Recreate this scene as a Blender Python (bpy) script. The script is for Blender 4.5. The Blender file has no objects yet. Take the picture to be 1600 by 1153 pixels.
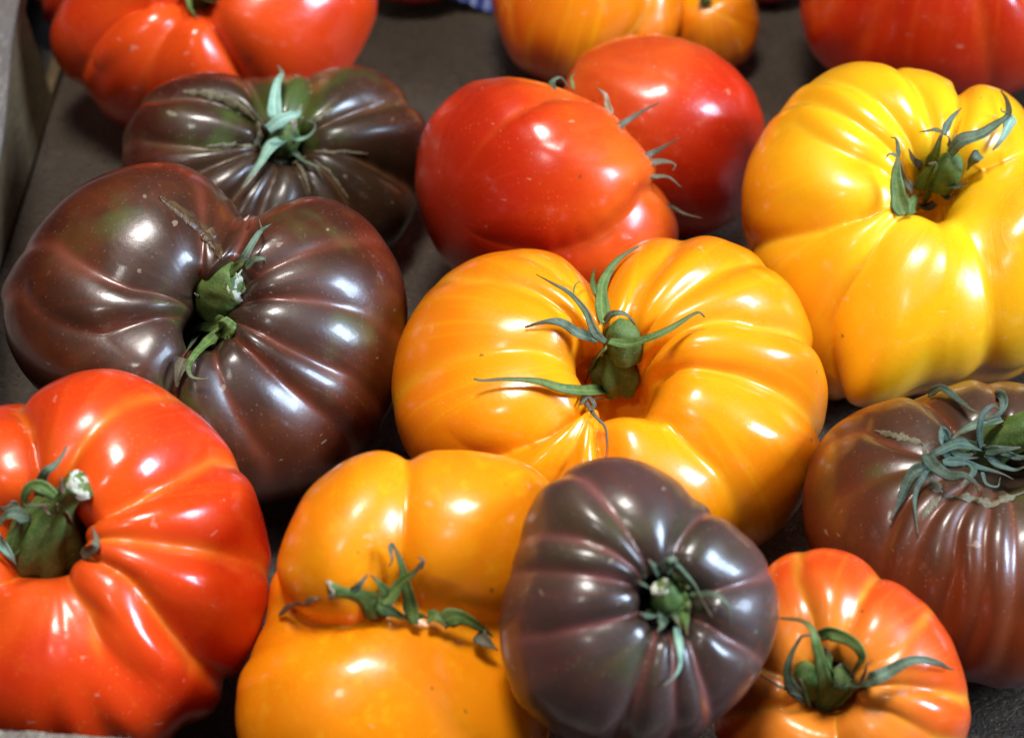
import bpy, math, random
import numpy as np
from mathutils import Vector, Matrix

random.seed(4)
SC = bpy.context.scene
COL = SC.collection

# ---------------------------------------------------------------- camera, world, lamps, exposure
def look(o, target):
    o.rotation_euler = (Vector(target) - o.location).to_track_quat('-Z', 'Y').to_euler()

cam_d = bpy.data.cameras.new('camera'); cam = bpy.data.objects.new('camera', cam_d); COL.objects.link(cam)
cam.location = (0.0, -0.62 * math.cos(math.radians(38)), 0.03 + 0.62 * math.sin(math.radians(38)))
cam.rotation_euler = (math.radians(52), 0, 0)
cam_d.lens = 50; cam_d.sensor_width = 23.6; cam_d.clip_start = 0.01; cam_d.clip_end = 50
cam_d.dof.use_dof = True; cam_d.dof.focus_distance = 0.575; cam_d.dof.aperture_fstop = 8.0
cam_d.dof.aperture_blades = 7
SC.camera = cam

world = bpy.data.worlds.new('World'); SC.world = world; world.use_nodes = True
bg = world.node_tree.nodes['Background']
bg.inputs['Color'].default_value = (0.62, 0.70, 1.0, 1); bg.inputs['Strength'].default_value = 0.018

def lamp(name, loc, size, power, color, size_y=None, target=(0, 0, .03)):
    d = bpy.data.lights.new(name, 'AREA'); d.energy = power; d.color = color
    d.shape = 'RECTANGLE'; d.size = size; d.size_y = size_y or size
    o = bpy.data.objects.new(name, d); COL.objects.link(o); o.location = loc; look(o, target)
    return o

lamp('window_light', (2.15, -0.50, 1.30), .80, 100, (.58, .75, 1.0), 1.0)
lamp('stall_front_light', (-.66, -1.45, 2.05), .24, 5.5, (1.0, .96, .92), .34)
lamp('ceiling_light', (-.12, -.10, 2.05), .42, 36, (1.0, .96, .91), .55)

SC.view_settings.view_transform = 'Standard'; SC.view_settings.look = 'None'
SC.view_settings.exposure = 0.4; SC.view_settings.gamma = 1.0
SC.cycles.use_denoising = True
SC.cycles.max_bounces = 10
SC.cycles.sample_clamp_indirect = 6

# ---------------------------------------------------------------- fruit geometry (pure numpy)
NPHI, NV = 420, 150
PITCH = math.radians(38.0)
AX_R = np.array([1.0, 0.0, 0.0])                                   # girth frame shared by all fruit
AX_U = np.array([0.0, math.sin(PITCH), math.cos(PITCH)])
AX_B = np.array([0.0, -math.cos(PITCH), math.sin(PITCH)])


def frame_of(n):
    n = np.asarray(n, float); n = n / np.linalg.norm(n)
    a = np.array([1.0, 0, 0]) if abs(n[0]) < 0.9 else np.array([0, 1.0, 0])
    e1 = a - n * a.dot(n); e1 /= np.linalg.norm(e1)
    return e1, np.cross(n, e1), n


def sstep(a, b, x):
    t = np.clip((x - a) / (b - a), 0, 1)
    return t * t * (3 - 2 * t)


def ring_blur(a, sig):
    """gaussian blur round the fruit (axis 1), periodic"""
    k = int(math.ceil(sig * 3)); out = np.zeros_like(a); tot = 0
    for i in range(-k, k + 1):
        w = math.exp(-0.5 * (i / sig) ** 2); out += w * np.roll(a, i, axis=1); tot += w
    return out / tot


def fruit(T, girth=None, grooves=None, nphi=NPHI, nv=NV):
    """Ribbed tomato about its own centre.  Returns verts (nv*nphi,3), rib (0..1 groove closeness), v, phi."""
    R, H, cup, cdep, rp = T['R'], T['H'], T.get('cup', .14), T.get('cdep', .5), T.get('rp', .5)
    nb, ni, no = int(nv * .07), int(nv * .20), int(nv * .36)
    nl = nv - nb - ni - no
    r, z, v = [], [], []
    q = T.get('sq', 2.0)
    for i in range(nb):                                              # cup floor
        t = i / nb
        r.append(t); z.append(None); v.append(.08 * t)
    for i in range(ni):
        t = i / ni
        r.append(('in', t)); z.append(None); v.append(.08 + .2 * t)
    for i in range(no):
        t = i / no
        r.append(('out', t)); z.append(None); v.append(.28 + .32 * t)
    for i in range(nl):
        t = i / (nl - 1)
        r.append(('low', t)); z.append(None); v.append(.60 + .40 * t)
    phi = np.arange(nphi) / nphi * 2 * math.pi
    ce, ca = T.get('cupe', 0.0), T.get('cupa', 0.0)
    c = cup * (1 + ce * np.cos(2 * (phi - ca)))
    rpp = np.maximum(rp, c + .12)
    rr = np.zeros((nv, nphi)); zz = np.zeros((nv, nphi)); vv = np.array(v)
    Hb = T.get('Hb', .92)
    for j, a in enumerate(r):
        if not isinstance(a, tuple):
            rr[j] = c * a; zz[j] = H * (1 - cdep) - .02 + .02 * a * a
        elif a[0] == 'in':
            th = (1 - a[1]) * math.pi / 2
            rr[j] = rpp - (rpp - c) * math.sin(th) ** .72; zz[j] = H - cdep * H * (1 - math.cos(th) ** .62)
        elif a[0] == 'out':
            th = a[1] * math.pi / 2
            rr[j] = rpp + (1 - rpp) * math.sin(th) ** (2 / q); zz[j] = H * math.cos(th) ** (2 / q)
        else:
            th = a[1] * math.pi / 2
            rr[j] = max(math.cos(th), 0) ** .9; zz[j] = -H * Hb * math.sin(th)
    # profile normals
    dr = np.gradient(rr, axis=0); dz = np.gradient(zz, axis=0)
    ln = np.sqrt(dr * dr + dz * dz) + 1e-9
    nr, nz = -dz / ln, dr / ln
    nr, nz = nr, nz
    # outward: at the equator (dz<0 going down) nr=-dz>0 : outward ; at rim dr>0 nz>0 : up
    disp = np.zeros((nv, nphi)); rib = np.zeros((nv, nphi))
    gs = list(grooves or [])
    if gs:
        rr0 = rr.mean(axis=1)
        ramp_in = sstep(.09, .22, vv)
        for j in range(nv):
            g = []
            for (p0, v0, p1, v1, dep, vend, k, vs) in gs:
                t = 0 if abs(v1 - v0) < 1e-6 else np.clip((vv[j] - v0) / (v1 - v0), 0, 1.25)
                p = (p0 + (p1 - p0) * t) % (2 * math.pi)
                fade = ramp_in[j] * (1 - sstep(vend * .62, vend, vv[j])) * (1 if vs == 0 else .25 + .75 * sstep(vs, vs + .18, vv[j]))
                g.append((p, dep * fade, k))
            g.sort()
            m = len(g)
            for i in range(m):
                a, da, ka = g[i]; b, db, kb = g[(i + 1) % m]
                gap = (b - a) % (2 * math.pi)
                if m == 1: gap = 2 * math.pi
                if gap < 1e-4: continue
                x = (phi - a) % (2 * math.pi)
                sel = x < gap
                xs = x[sel] / gap
                half = min(gap / 2, T.get('span', .85)); wd = max(rr0[j], .05) * gap * .30; ea = min(da, wd); eb = min(db, wd)
                qa = np.clip(1 - (xs * gap) / half, 0, 1); qb = np.clip(1 - ((1 - xs) * gap) / half, 0, 1)
                sh = lambda q, k: .45 * q ** 1.8 + .55 * (1 - np.sqrt(1 - (k * q) ** 2)) / (1 - math.sqrt(1 - k * k))
                disp[j, sel] += -(ea * sh(qa, ka) + eb * sh(qb, kb))
                wa = np.exp(-(xs * gap / .05) ** 2) * min(1, da / .03); wb = np.exp(-((1 - xs) * gap / .05) ** 2) * min(1, db / .03)
                rib[j, sel] = np.maximum(rib[j, sel], np.maximum(wa, wb))
        disp = ring_blur(disp, T.get('blur', 1.1) * nphi / 288)
    rr = rr + nr * disp; zz = zz + nz * disp
    for (bp, bv, amp, wp, wv) in T.get('bumps', []):
        d = (phi - bp + math.pi) % (2 * math.pi) - math.pi
        w = np.exp(-(d[None, :] / wp) ** 2 - ((vv[:, None] - bv) / wv) ** 2) * amp
        rr = rr + nr * w; zz = zz + nz * w
    rr = np.maximum(rr, 0)
    # slow unevenness
    rs = np.random.RandomState(T.get('seed', 1))
    wob = np.zeros((nv, nphi))
    for _ in range(7):
        k = rs.normal(size=3) * T.get('wobk', 2.4); ph = rs.uniform(0, 6.28)
        wob += np.sin(k[0] * rr * np.cos(phi) + k[1] * rr * np.sin(phi) + k[2] * zz + ph)
    f = 1 + wob * T.get('wob', .008)
    e1, e2, n = frame_of(T['n'])
    P = (rr * f * np.cos(phi))[..., None] * e1 + (rr * f * np.sin(phi))[..., None] * e2 + (zz * f)[..., None] * n
    P = P.reshape(-1, 3) * R
    if T.get('allv'):                                               # no cup: smooth the crown over
        G = P.reshape(nv, nphi, 3); k = int(nv * .45)
        for _ in range(400):
            G[1:k] = .5 * G[1:k] + .25 * (G[0:k - 1] + G[2:k + 1]); G[0] = G[1].mean(0)
        P = G.reshape(-1, 3)
    vv2 = np.repeat(vv, nphi); ph = np.tile(phi, nv); sx, sy, rib = np.cos(ph), np.sin(ph), rib.reshape(-1)
    for (cx, cy, cd, ra, rb, rc, rot, soft) in T.get('lobes', []):      # separate bulging lobes that meet the body in a crease
        r0 = np.linalg.norm(P, axis=1) + 1e-9; d = P / r0[:, None]
        ca_, sa_ = math.cos(rot), math.sin(rot)
        x, y, z_ = d @ AX_R, d @ AX_U, d @ AX_B
        q = np.stack([(x * ca_ + y * sa_) / ra, (-x * sa_ + y * ca_) / rb, z_ / rc], -1)
        o = np.array([(cx * ca_ + cy * sa_) / ra, (-cx * sa_ + cy * ca_) / rb, cd / rc])
        A = (q * q).sum(1); B = q @ o; Cc = o @ o - 1; disc = B * B - A * Cc
        t = np.where(disc > 0, (B + np.sqrt(np.maximum(disc, 0))) / A, 0) * R
        t = r0 + (t - r0) * sstep(0, .22, disc / (B * B + 1e-9)) * (B > 0)
        u = np.clip((t - r0) / (soft * R), -1, 1); rn = np.where(u >= 1, t, np.where(u <= -1, r0, r0 + soft * R * (u + 1) ** 2 / 4))
        rold = r0
        P = d * np.where((disc > 0) & (B > 0), r0 + (rn - r0) * sstep(0, .12, disc / (B * B + 1e-9)) * (1 if T.get('allv') else sstep(.12, .26, np.repeat(vv, nphi))), r0)[:, None]
        w = sstep(.004, .07, (np.linalg.norm(P, axis=1) - rold) / R)      # the lobe carries its own skin pattern
        vv2 = vv2 * (1 - w) + .40 * w; rib = rib * (1 - w)
        sx = sx * (1 - w) + w * (P @ AX_R) / R; sy = sy * (1 - w) + w * (P @ AX_U) / R
    if girth is not None:                                            # outline: radial factor round the girth axis
        g = np.asarray(girth); ng = len(g)
        x, y, d = P @ AX_R, P @ AX_U, P @ AX_B
        al = (np.arctan2(y, x) / (2 * math.pi) % 1) * ng
        i0 = np.floor(al).astype(int) % ng; t = al - np.floor(al)
        gm1, g0, g1, g2 = g[(i0 - 1) % ng], g[i0], g[(i0 + 1) % ng], g[(i0 + 2) % ng]
        fac = .5 * (2 * g0 + (g1 - gm1) * t + (2 * gm1 - 5 * g0 + 4 * g1 - g2) * t * t + (3 * g0 - gm1 - 3 * g1 + g2) * t ** 3)
        rad = np.sqrt(x * x + y * y) / R
        fac = 1 + (fac - 1) * sstep(0, .35, rad)
        P = (x * fac)[:, None] * AX_R + (y * fac)[:, None] * AX_U + d[:, None] * AX_B
    return P, rib, np.repeat(vv, nphi), ph, np.stack([sx, sy, vv2], -1)

# ---------------------------------------------------------------- measured data: fruit bodies, sepals, stems, scars (metres)
FRUIT = {
    't10': {"T":{"H":0.58,"n":[0.02,-0.4366,0.8995],"cup":0.175,"cdep":0.92,"rp":0.42,"seed":3,"cupe":0.25,"cupa":1.951,"R":0.06028,"bumps":[[4.353,0.351,-0.02,0.25,0.2]]},"girth":[1.024,1.041,1.085,1.067,1.067,1.051,0.98,0.943,0.874,0.788,0.706,0.676,0.798,0.889,0.948,0.989,1.025,1.013,1.005,1.0,0.987,0.938,0.889,0.871,0.855,0.794,0.796,0.805,0.8,0.827,0.826,0.823,0.819,0.841,0.879,0.919,0.936,0.952,0.985,1.043],"grooves":[[2.259,0.233,2.468,0.387,0.044,0.7,0.8,0],[3.097,0.267,3.142,0.416,0.037,0.8,0.8,0],[4.189,0.233,3.845,0.393,0.112,0.85,0.9,0],[4.264,0.247,4.234,0.393,0.075,0.8,0.85,0],[4.413,0.253,4.563,0.363,0.125,0.8,0.92,0],[1.795,0.273,1.72,0.422,0.275,0.9,0.96,0],[1.257,0.26,1.167,0.363,0.075,0.75,0.85,0],[0.853,0.22,0.748,0.399,0.062,0.7,0.85,0],[0.404,0.253,0.284,0.333,0.106,0.82,0.92,0],[6.149,0.304,6.149,0.304,0.106,0.9,0.92,0],[5.281,0.233,5.401,0.357,0.069,0.85,0.8,0],[1.945,0.304,2.109,0.41,0.037,0.6,0.8,0]],"loc":[0.0269,-0.0219,0.0328]},
    't3': {"T":{"H":0.6,"n":[0.2,-0.5926,0.7803],"cup":0.12,"cdep":0.9,"rp":0.38,"seed":5,"cupe":0.55,"cupa":1.306,"R":0.05719},"girth":[1.001,1.018,1.034,1.036,1.01,0.96,0.897,0.813,0.647,0.7,0.801,0.879,0.916,0.936,0.957,0.97,0.98,0.994,0.989,1.023,0.994,0.939,0.873,0.799,0.75,0.728,0.74,0.767,0.883,0.872,0.845,0.896,0.923,0.946,0.962,0.979,0.97,0.972,0.968,0.982],"grooves":[[1.137,0.253,1.167,0.351,0.221,0.95,0.96,0],[1.653,0.267,1.653,0.345,0.043,0.6,0.9,0],[3.052,0.28,2.827,0.404,0.038,0.85,0.85,0],[3.501,0.333,3.142,0.458,0.043,0.95,0.85,0],[4.323,0.26,4.473,0.363,0.221,0.95,0.96,0],[4.832,0.26,5.056,0.399,0.025,0.75,0.8,0],[5.371,0.227,5.535,0.393,0.038,0.75,0.85,0],[5.685,0.227,5.819,0.369,0.034,0.7,0.85,0],[0.075,0.233,-0.015,0.404,0.03,0.75,0.85,0],[0.554,0.247,0.509,0.369,0.025,0.7,0.8,0]],"loc":[-0.0867,-0.0018,0.0443]},
    't2': {"T":{"H":0.44,"n":[0.28,-0.5512,0.786],"cup":0.12,"cdep":0.65,"rp":0.38,"seed":7,"cupe":0.1,"cupa":0.0,"R":0.04955},"girth":[1.001,1.029,1.105,1.138,1.062,0.982,0.901,0.829,0.775,0.668,0.62,0.619,0.688,0.706,0.746,0.815,0.899,0.974,0.973,0.995,0.987,0.966,0.921,0.89,0.846,0.858,0.845,0.815,0.803,0.791,0.793,0.785,0.796,0.816,0.833,0.916,0.938,0.947,0.975,0.993],"grooves":[[2.334,0.267,2.693,0.434,0.114,0.75,0.92,0],[3.381,0.31,3.186,0.458,0.095,0.7,0.9,0],[3.546,0.31,3.546,0.381,0.114,0.7,0.92,0],[4.099,0.286,4.099,0.357,0.171,0.85,0.93,0],[4.488,0.28,4.488,0.357,0.067,0.75,0.85,0],[5.214,0.26,5.214,0.31,0.095,0.75,0.9,0],[5.73,0.213,5.565,0.363,0.133,0.8,0.92,0],[6.149,0.28,6.149,0.327,0.133,0.7,0.92,0],[0.509,0.207,0.509,0.416,0.114,0.85,0.92,0],[0.987,0.213,1.227,0.404,0.152,0.85,0.93,0],[1.96,0.247,1.945,0.458,0.152,0.85,0.93,0]],"loc":[-0.077,0.1035,0.0326]},
    't1': {"T":{"H":0.66,"n":[-0.1,-0.7457,0.6587],"cup":0.1,"cdep":0.7,"rp":0.38,"seed":9,"R":0.05804},"girth":[0.961,0.973,0.939,0.904,0.847,0.784,0.744,0.699,0.674,0.67,0.676,0.702,0.751,0.791,0.785,0.79,0.782,0.795,0.825,0.864,0.949,1.03,1.061,1.045,0.928,0.895,0.871,0.829,0.779,0.743,0.732,0.746,0.81,0.915,0.882,0.859,0.852,0.857,0.88,0.918],"grooves":[[3.471,0.28,3.62,0.393,0.135,0.95,0.95,0],[4.144,0.273,4.174,0.357,0.053,0.75,0.85,0],[5.191,0.31,5.176,0.41,0.255,0.95,0.96,0],[0.254,0.369,0.404,0.505,0.075,0.8,0.9,0],[1.945,0.298,2.02,0.404,0.12,0.8,0.9,0]],"loc":[-0.1039,0.1892,0.0405]},
    't4': {"T":{"H":0.85,"n":[0.8641,0.4924,-0.1042],"cup":0.12,"cdep":0.25,"rp":0.35,"seed":11,"sq":1.9,"R":0.04061,"bumps":[[5.804,0.505,0.05,0.35,0.12]]},"girth":[0.931,0.863,0.784,0.754,0.739,0.727,0.728,0.731,0.727,0.745,0.78,0.832,0.9,0.951,1.021,1.065,1.108,1.15,1.163,1.168,1.171,1.158,1.138,1.117,1.097,1.058,1.017,0.99,0.964,0.967,0.969,0.974,1.004,1.022,1.06,1.075,1.096,1.079,1.048,0.989],"grooves":[[6.089,0.505,6.463,0.716,0.15,0.97,0.9,0],[4.772,0.564,5.161,0.818,0.075,0.95,0.75,0],[5.311,0.481,5.505,0.804,0.03,0.8,0.7,0],[1.337,0.3,1.337,0.6,0.037,0.85,0.9,0],[2.16,0.3,2.16,0.6,0.036,0.85,0.9,0],[2.833,0.3,2.833,0.6,0.024,0.85,0.9,0],[3.543,0.3,3.543,0.6,0.05,0.85,0.9,0],[4.312,0.3,4.312,0.6,0.044,0.85,0.9,0]],"loc":[0.0108,0.0699,0.0462]},
    't5': {"T":{"H":0.85,"n":[-0.8926,0.4475,0.0549],"cup":0.14,"cdep":0.4,"rp":0.45,"seed":13,"R":0.0332},"girth":[1.187,1.177,1.133,1.093,1.037,0.999,0.965,0.958,0.949,0.965,0.971,0.987,0.994,1.023,1.057,1.124,1.18,1.159,1.118,1.067,1.027,0.96,0.918,0.917,0.925,0.92,0.934,0.961,0.97,1.001,1.043,1.084,1.155,1.202,1.238,1.257,1.24,1.227,1.21,1.204],"grooves":[[4.413,0.547,4.413,0.564,0.045,0.8,0.7,0],[3.396,0.644,3.725,0.862,0.018,0.8,0.7,0],[5.729,0.3,5.729,0.6,0.047,0.85,0.9,0],[0.241,0.3,0.241,0.6,0.051,0.85,0.9,0],[0.838,0.3,0.838,0.6,0.041,0.85,0.9,0],[1.568,0.3,1.568,0.6,0.042,0.85,0.9,0],[2.238,0.3,2.238,0.6,0.025,0.85,0.9,0]],"loc":[0.0504,0.12,0.0335]},
    't6': {"T":{"H":0.75,"n":[0.2562,0.101,0.9613],"cup":0.12,"cdep":0.6,"rp":0.4,"seed":15,"R":0.04129},"girth":[0.821,0.83,0.829,0.844,0.877,0.908,0.943,0.993,1.015,1.015,0.989,0.99,0.958,0.923,0.927,0.914,0.899,0.912,0.912,0.928,0.961,0.995,1.049,1.126,1.215,1.319,1.405,1.416,1.415,1.363,1.34,1.282,1.222,1.173,1.112,1.056,0.978,0.908,0.86,0.83],"grooves":[[5.43,0.529,5.161,0.629,0.195,0.95,0.96,0],[3.619,0.529,4.039,0.665,0.06,0.8,0.8,0],[0.317,0.3,0.317,0.6,0.034,0.85,0.9,0],[1.041,0.3,1.041,0.6,0.039,0.85,0.9,0],[1.734,0.3,1.734,0.6,0.033,0.85,0.9,0],[2.391,0.3,2.391,0.6,0.031,0.85,0.9,0]],"loc":[0.0295,0.2327,0.0358]},
    't7': {"T":{"H":0.8,"n":[-0.2013,-0.2107,0.9566],"cup":0.13,"cdep":0.35,"rp":0.45,"seed":17,"R":0.01957},"girth":[0.945,0.937,0.948,0.942,0.919,0.913,0.899,0.874,0.858,0.87,0.865,0.88,0.87,0.872,0.866,0.845,0.855,0.853,0.858,0.872,0.862,0.865,0.881,0.896,0.936,0.965,0.988,1.035,1.104,1.108,1.116,1.143,1.152,1.144,1.15,1.114,1.074,1.023,0.987,0.973],"grooves":[[4.862,0.333,5.251,0.452,0.03,0.7,0.7,0],[0.818,0.3,0.818,0.6,0.026,0.85,0.9,0],[1.612,0.3,1.612,0.6,0.042,0.85,0.9,0],[2.286,0.3,2.286,0.6,0.04,0.85,0.9,0],[2.888,0.3,2.888,0.6,0.034,0.85,0.9,0]],"loc":[0.074,0.2294,0.0163]},
    't7b': {"T":{"H":0.8,"n":[0.1005,-0.1213,0.9875],"cup":0.13,"cdep":0.35,"rp":0.45,"seed":18,"R":0.01882},"girth":[0.946,0.865,0.831,0.817,0.834,0.88,0.878,0.858,0.871,0.914,0.942,0.93,0.92,0.891,0.898,0.951,0.942,0.933,0.941,0.953,0.987,0.936,0.911,0.916,0.948,0.979,1.029,1.098,1.113,1.123,1.125,1.094,1.078,1.053,1.003,0.979,0.973,0.936,0.922,0.93],"grooves":[[0.722,0.3,0.722,0.6,0.038,0.85,0.9,0],[1.457,0.3,1.457,0.6,0.029,0.85,0.9,0],[2.151,0.3,2.151,0.6,0.045,0.85,0.9,0],[2.819,0.3,2.819,0.6,0.052,0.85,0.9,0]],"loc":[0.1011,0.281,0.0148]},
    't1b': {"T":{"H":0.8,"n":[0.1005,-0.1213,0.9875],"cup":0.13,"cdep":0.35,"rp":0.45,"seed":19,"R":0.02101},"girth":[0.935,0.93,0.902,0.891,0.902,0.901,0.841,0.816,0.828,0.849,0.814,0.784,0.769,0.758,0.78,0.781,0.788,0.815,0.84,0.826,0.81,0.828,0.805,0.899,0.901,1.087,1.145,1.352,1.314,1.211,1.13,1.076,1.044,0.987,0.925,0.884,0.865,0.871,0.868,0.874],"grooves":[[0.634,0.3,0.634,0.6,0.045,0.85,0.9,0],[1.356,0.3,1.356,0.6,0.028,0.85,0.9,0],[2.067,0.3,2.067,0.6,0.026,0.85,0.9,0],[2.82,0.3,2.82,0.6,0.047,0.85,0.9,0]],"loc":[-0.1676,0.2673,0.0183]},
    't1c': {"T":{"H":0.75,"n":[0.1005,-0.1213,0.9875],"cup":0.13,"cdep":0.35,"rp":0.45,"seed":20,"R":0.02252},"girth":[0.953,0.902,0.872,0.869,0.886,0.858,0.813,0.778,0.781,0.819,0.811,0.788,0.772,0.748,0.752,0.792,0.821,0.816,0.836,0.863,0.955,0.94,0.938,0.968,0.969,0.972,0.979,0.941,0.917,0.911,0.916,0.914,0.923,0.943,0.929,0.91,0.912,0.926,0.91,0.916],"grooves":[[0.712,0.3,0.712,0.6,0.049,0.85,0.9,0],[1.459,0.3,1.459,0.6,0.047,0.85,0.9,0],[2.02,0.3,2.02,0.6,0.043,0.85,0.9,0],[2.773,0.3,2.773,0.6,0.039,0.85,0.9,0]],"loc":[-0.038,0.2779,0.015]},
    't8': {"T":{"H":0.72,"n":[0.0499,0.0197,0.9986],"cup":0.12,"cdep":0.6,"rp":0.4,"seed":21,"R":0.05295},"girth":[0.986,0.988,0.975,0.967,0.969,0.945,0.954,0.988,0.966,0.962,0.967,0.96,0.941,0.94,0.936,0.931,0.936,0.971,0.975,0.996,0.983,0.993,1.041,1.088,1.104,1.132,1.131,1.126,1.104,1.099,1.092,1.084,1.083,1.073,1.068,1.061,1.007,1.002,0.981,0.994],"grooves":[[4.174,0.44,4.069,0.622,0.038,0.9,0.8,0],[4.653,0.428,4.847,0.622,0.03,0.9,0.8,0],[4.922,0.428,5.236,0.576,0.038,0.9,0.8,0],[3.92,0.428,3.516,0.6,0.03,0.85,0.8,0],[0.168,0.3,0.168,0.6,0.044,0.85,0.9,0],[0.829,0.3,0.829,0.6,0.03,0.85,0.9,0],[1.537,0.3,1.537,0.6,0.032,0.85,0.9,0],[2.338,0.3,2.338,0.6,0.033,0.85,0.9,0],[3.028,0.3,3.028,0.6,0.026,0.85,0.9,0]],"loc":[0.1568,0.2183,0.0376]},
    't9': {"T":{"H":0.66,"n":[-0.02,-0.4564,0.8896],"cup":0.12,"cdep":0.95,"rp":0.42,"seed":23,"cupe":0.2,"cupa":1.243,"lobes":[[-0.067,-0.4,0.526,0.442,0.498,0.386,0,0.025],[0.404,-0.225,0.512,0.404,0.589,0.372,-0.38,0.045]],"R":0.05495,"bumps":[[3.86,0.7,-0.05,0.25,0.25]]},"girth":[0.996,1.007,1.034,1.075,1.011,0.912,0.921,0.958,0.999,0.917,0.929,1.025,1.028,1.052,1.061,1.044,1.04,1.034,1.01,0.982,0.987,1.001,0.984,0.995,1.042,1.11,1.152,1.213,1.091,0.937,0.909,0.927,0.93,0.954,0.964,0.977,0.967,0.972,0.972,0.976],"grooves":[[3.711,0.26,3.291,0.535,0.112,0.9,0.9,0],[3.92,0.273,4.249,0.505,0.225,1.05,0.97,0.3],[4.638,0.345,4.772,0.428,0.03,0.9,0.7,0],[0.509,0.2,0.479,0.381,0.18,0.95,0.95,0],[1.212,0.227,1.272,0.369,0.255,0.95,0.96,0],[1.526,0.24,1.69,0.41,0.135,0.9,0.94,0],[2.064,0.213,2.169,0.381,0.045,0.65,0.85,0],[2.528,0.207,2.438,0.375,0.042,0.65,0.85,0],[3.022,0.207,2.693,0.381,0.033,0.65,0.85,0]],"loc":[0.1228,0.0512,0.041]},
    't11': {"T":{"H":0.66,"n":[-0.2,-0.5503,0.8107],"cup":0.165,"cdep":0.85,"rp":0.45,"seed":25,"cupe":0.1,"cupa":-0.0,"lobes":[[0.04,-0.5,0.35,0.573,0.55,0.5,0,0.025]],"R":0.04782},"girth":[1.045,1.003,0.981,0.988,0.969,0.945,0.959,0.987,1.013,1.024,1.003,0.991,1.007,0.995,0.994,0.996,1.035,1.101,1.043,0.973,0.953,0.937,0.964,1.033,1.088,1.103,1.083,0.993,0.952,0.925,0.887,0.921,0.911,1.01,1.043,1.106,1.138,1.045,1.011,1.035],"grooves":[[1.556,0.213,1.81,0.381,0.135,0.9,0.94,0],[1.092,0.213,1.032,0.44,0.03,0.75,0.8,0],[0.209,0.24,0.494,0.481,0.128,0.8,0.93,0],[6.193,0.26,6.208,0.464,0.098,0.85,0.92,0],[5.924,0.26,5.655,0.446,0.188,0.95,0.97,0],[5.386,0.292,5.146,0.404,0.045,0.9,0.8,0],[3.897,0.273,3.897,0.351,0.18,0.9,0.95,0],[2.7,0.26,2.7,0.339,0.135,0.9,0.92,0]],"loc":[-0.1068,-0.0925,0.0409]},
    't12': {"T":{"H":0.7,"n":[0.0301,-0.3167,0.9481],"cup":0.06,"cdep":0.02,"rp":0.24,"seed":27,"cupe":0,"allv":1,"cupa":-0.124,"lobes":[[-0.256,0.618,0.351,0.542,0.527,0.573,0,0.05],[0.393,0.58,0.336,0.489,0.527,0.553,0,0.05],[-0.103,-0.324,0.363,0.897,0.611,0.641,-0.12,0.05]],"R":0.04075},"girth":[1.037,1.087,1.121,1.139,1.134,1.14,1.096,1.045,1.036,1.066,1.049,0.981,0.909,0.859,0.809,0.794,0.808,0.802,0.772,0.773,0.817,0.865,0.884,0.933,0.99,1.017,1.055,1.056,1.063,1.084,1.083,1.096,1.12,1.114,1.151,1.136,1.157,1.1,1.057,1.03],"grooves":[[1.391,0.316,1.391,0.316,0.062,0.9,0.88,0],[3.044,0.304,3.044,0.363,0.028,0.9,0.85,0],[3.963,0.24,4.383,0.381,0.048,0.85,0.85,0],[5.176,0.292,4.937,0.387,0.048,0.8,0.85,0],[1.93,0.3,1.93,0.6,0.047,0.85,0.9,0],[2.531,0.3,2.531,0.6,0.048,0.85,0.9,0],[0.159,0.3,0.159,0.6,0.049,0.85,0.9,0],[0.69,0.3,0.69,0.6,0.045,0.85,0.9,0]],"loc":[-0.0292,-0.1136,0.0352]},
    't13': {"T":{"H":0.64,"n":[0.3421,-0.6304,0.6968],"cup":0.19,"cdep":0.62,"rp":0.42,"seed":29,"cupe":0.0,"cupa":0.0,"R":0.03331},"girth":[0.985,0.994,0.97,0.916,0.875,0.888,0.9,0.864,0.902,0.939,0.986,1.033,1.076,1.113,1.09,1.047,1.013,0.977,0.959,0.968,0.984,1.012,1.03,1.04,1.064,1.048,1.05,1.051,1.069,1.023,1.008,0.988,0.985,0.992,0.971,0.96,0.969,1.01,0.993,0.983],"grooves":[[2.289,0.26,2.184,0.446,0.084,0.9,0.92,0],[1.437,0.26,1.017,0.452,0.119,0.9,0.94,0],[2.603,0.26,2.663,0.553,0.07,0.75,0.92,0],[2.887,0.247,2.932,0.582,0.056,0.75,0.9,0],[3.471,0.213,3.411,0.47,0.056,0.75,0.9,0],[4.234,0.227,4.428,0.481,0.098,0.8,0.93,0],[5.086,0.321,5.191,0.493,0.063,0.75,0.9,0],[4.682,0.31,4.802,0.422,0.042,0.7,0.88,0],[5.715,0.292,5.79,0.404,0.063,0.75,0.9,0],[0.224,0.227,0.254,0.464,0.056,0.75,0.9,0]],"loc":[0.0289,-0.1314,0.0643]},
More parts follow.
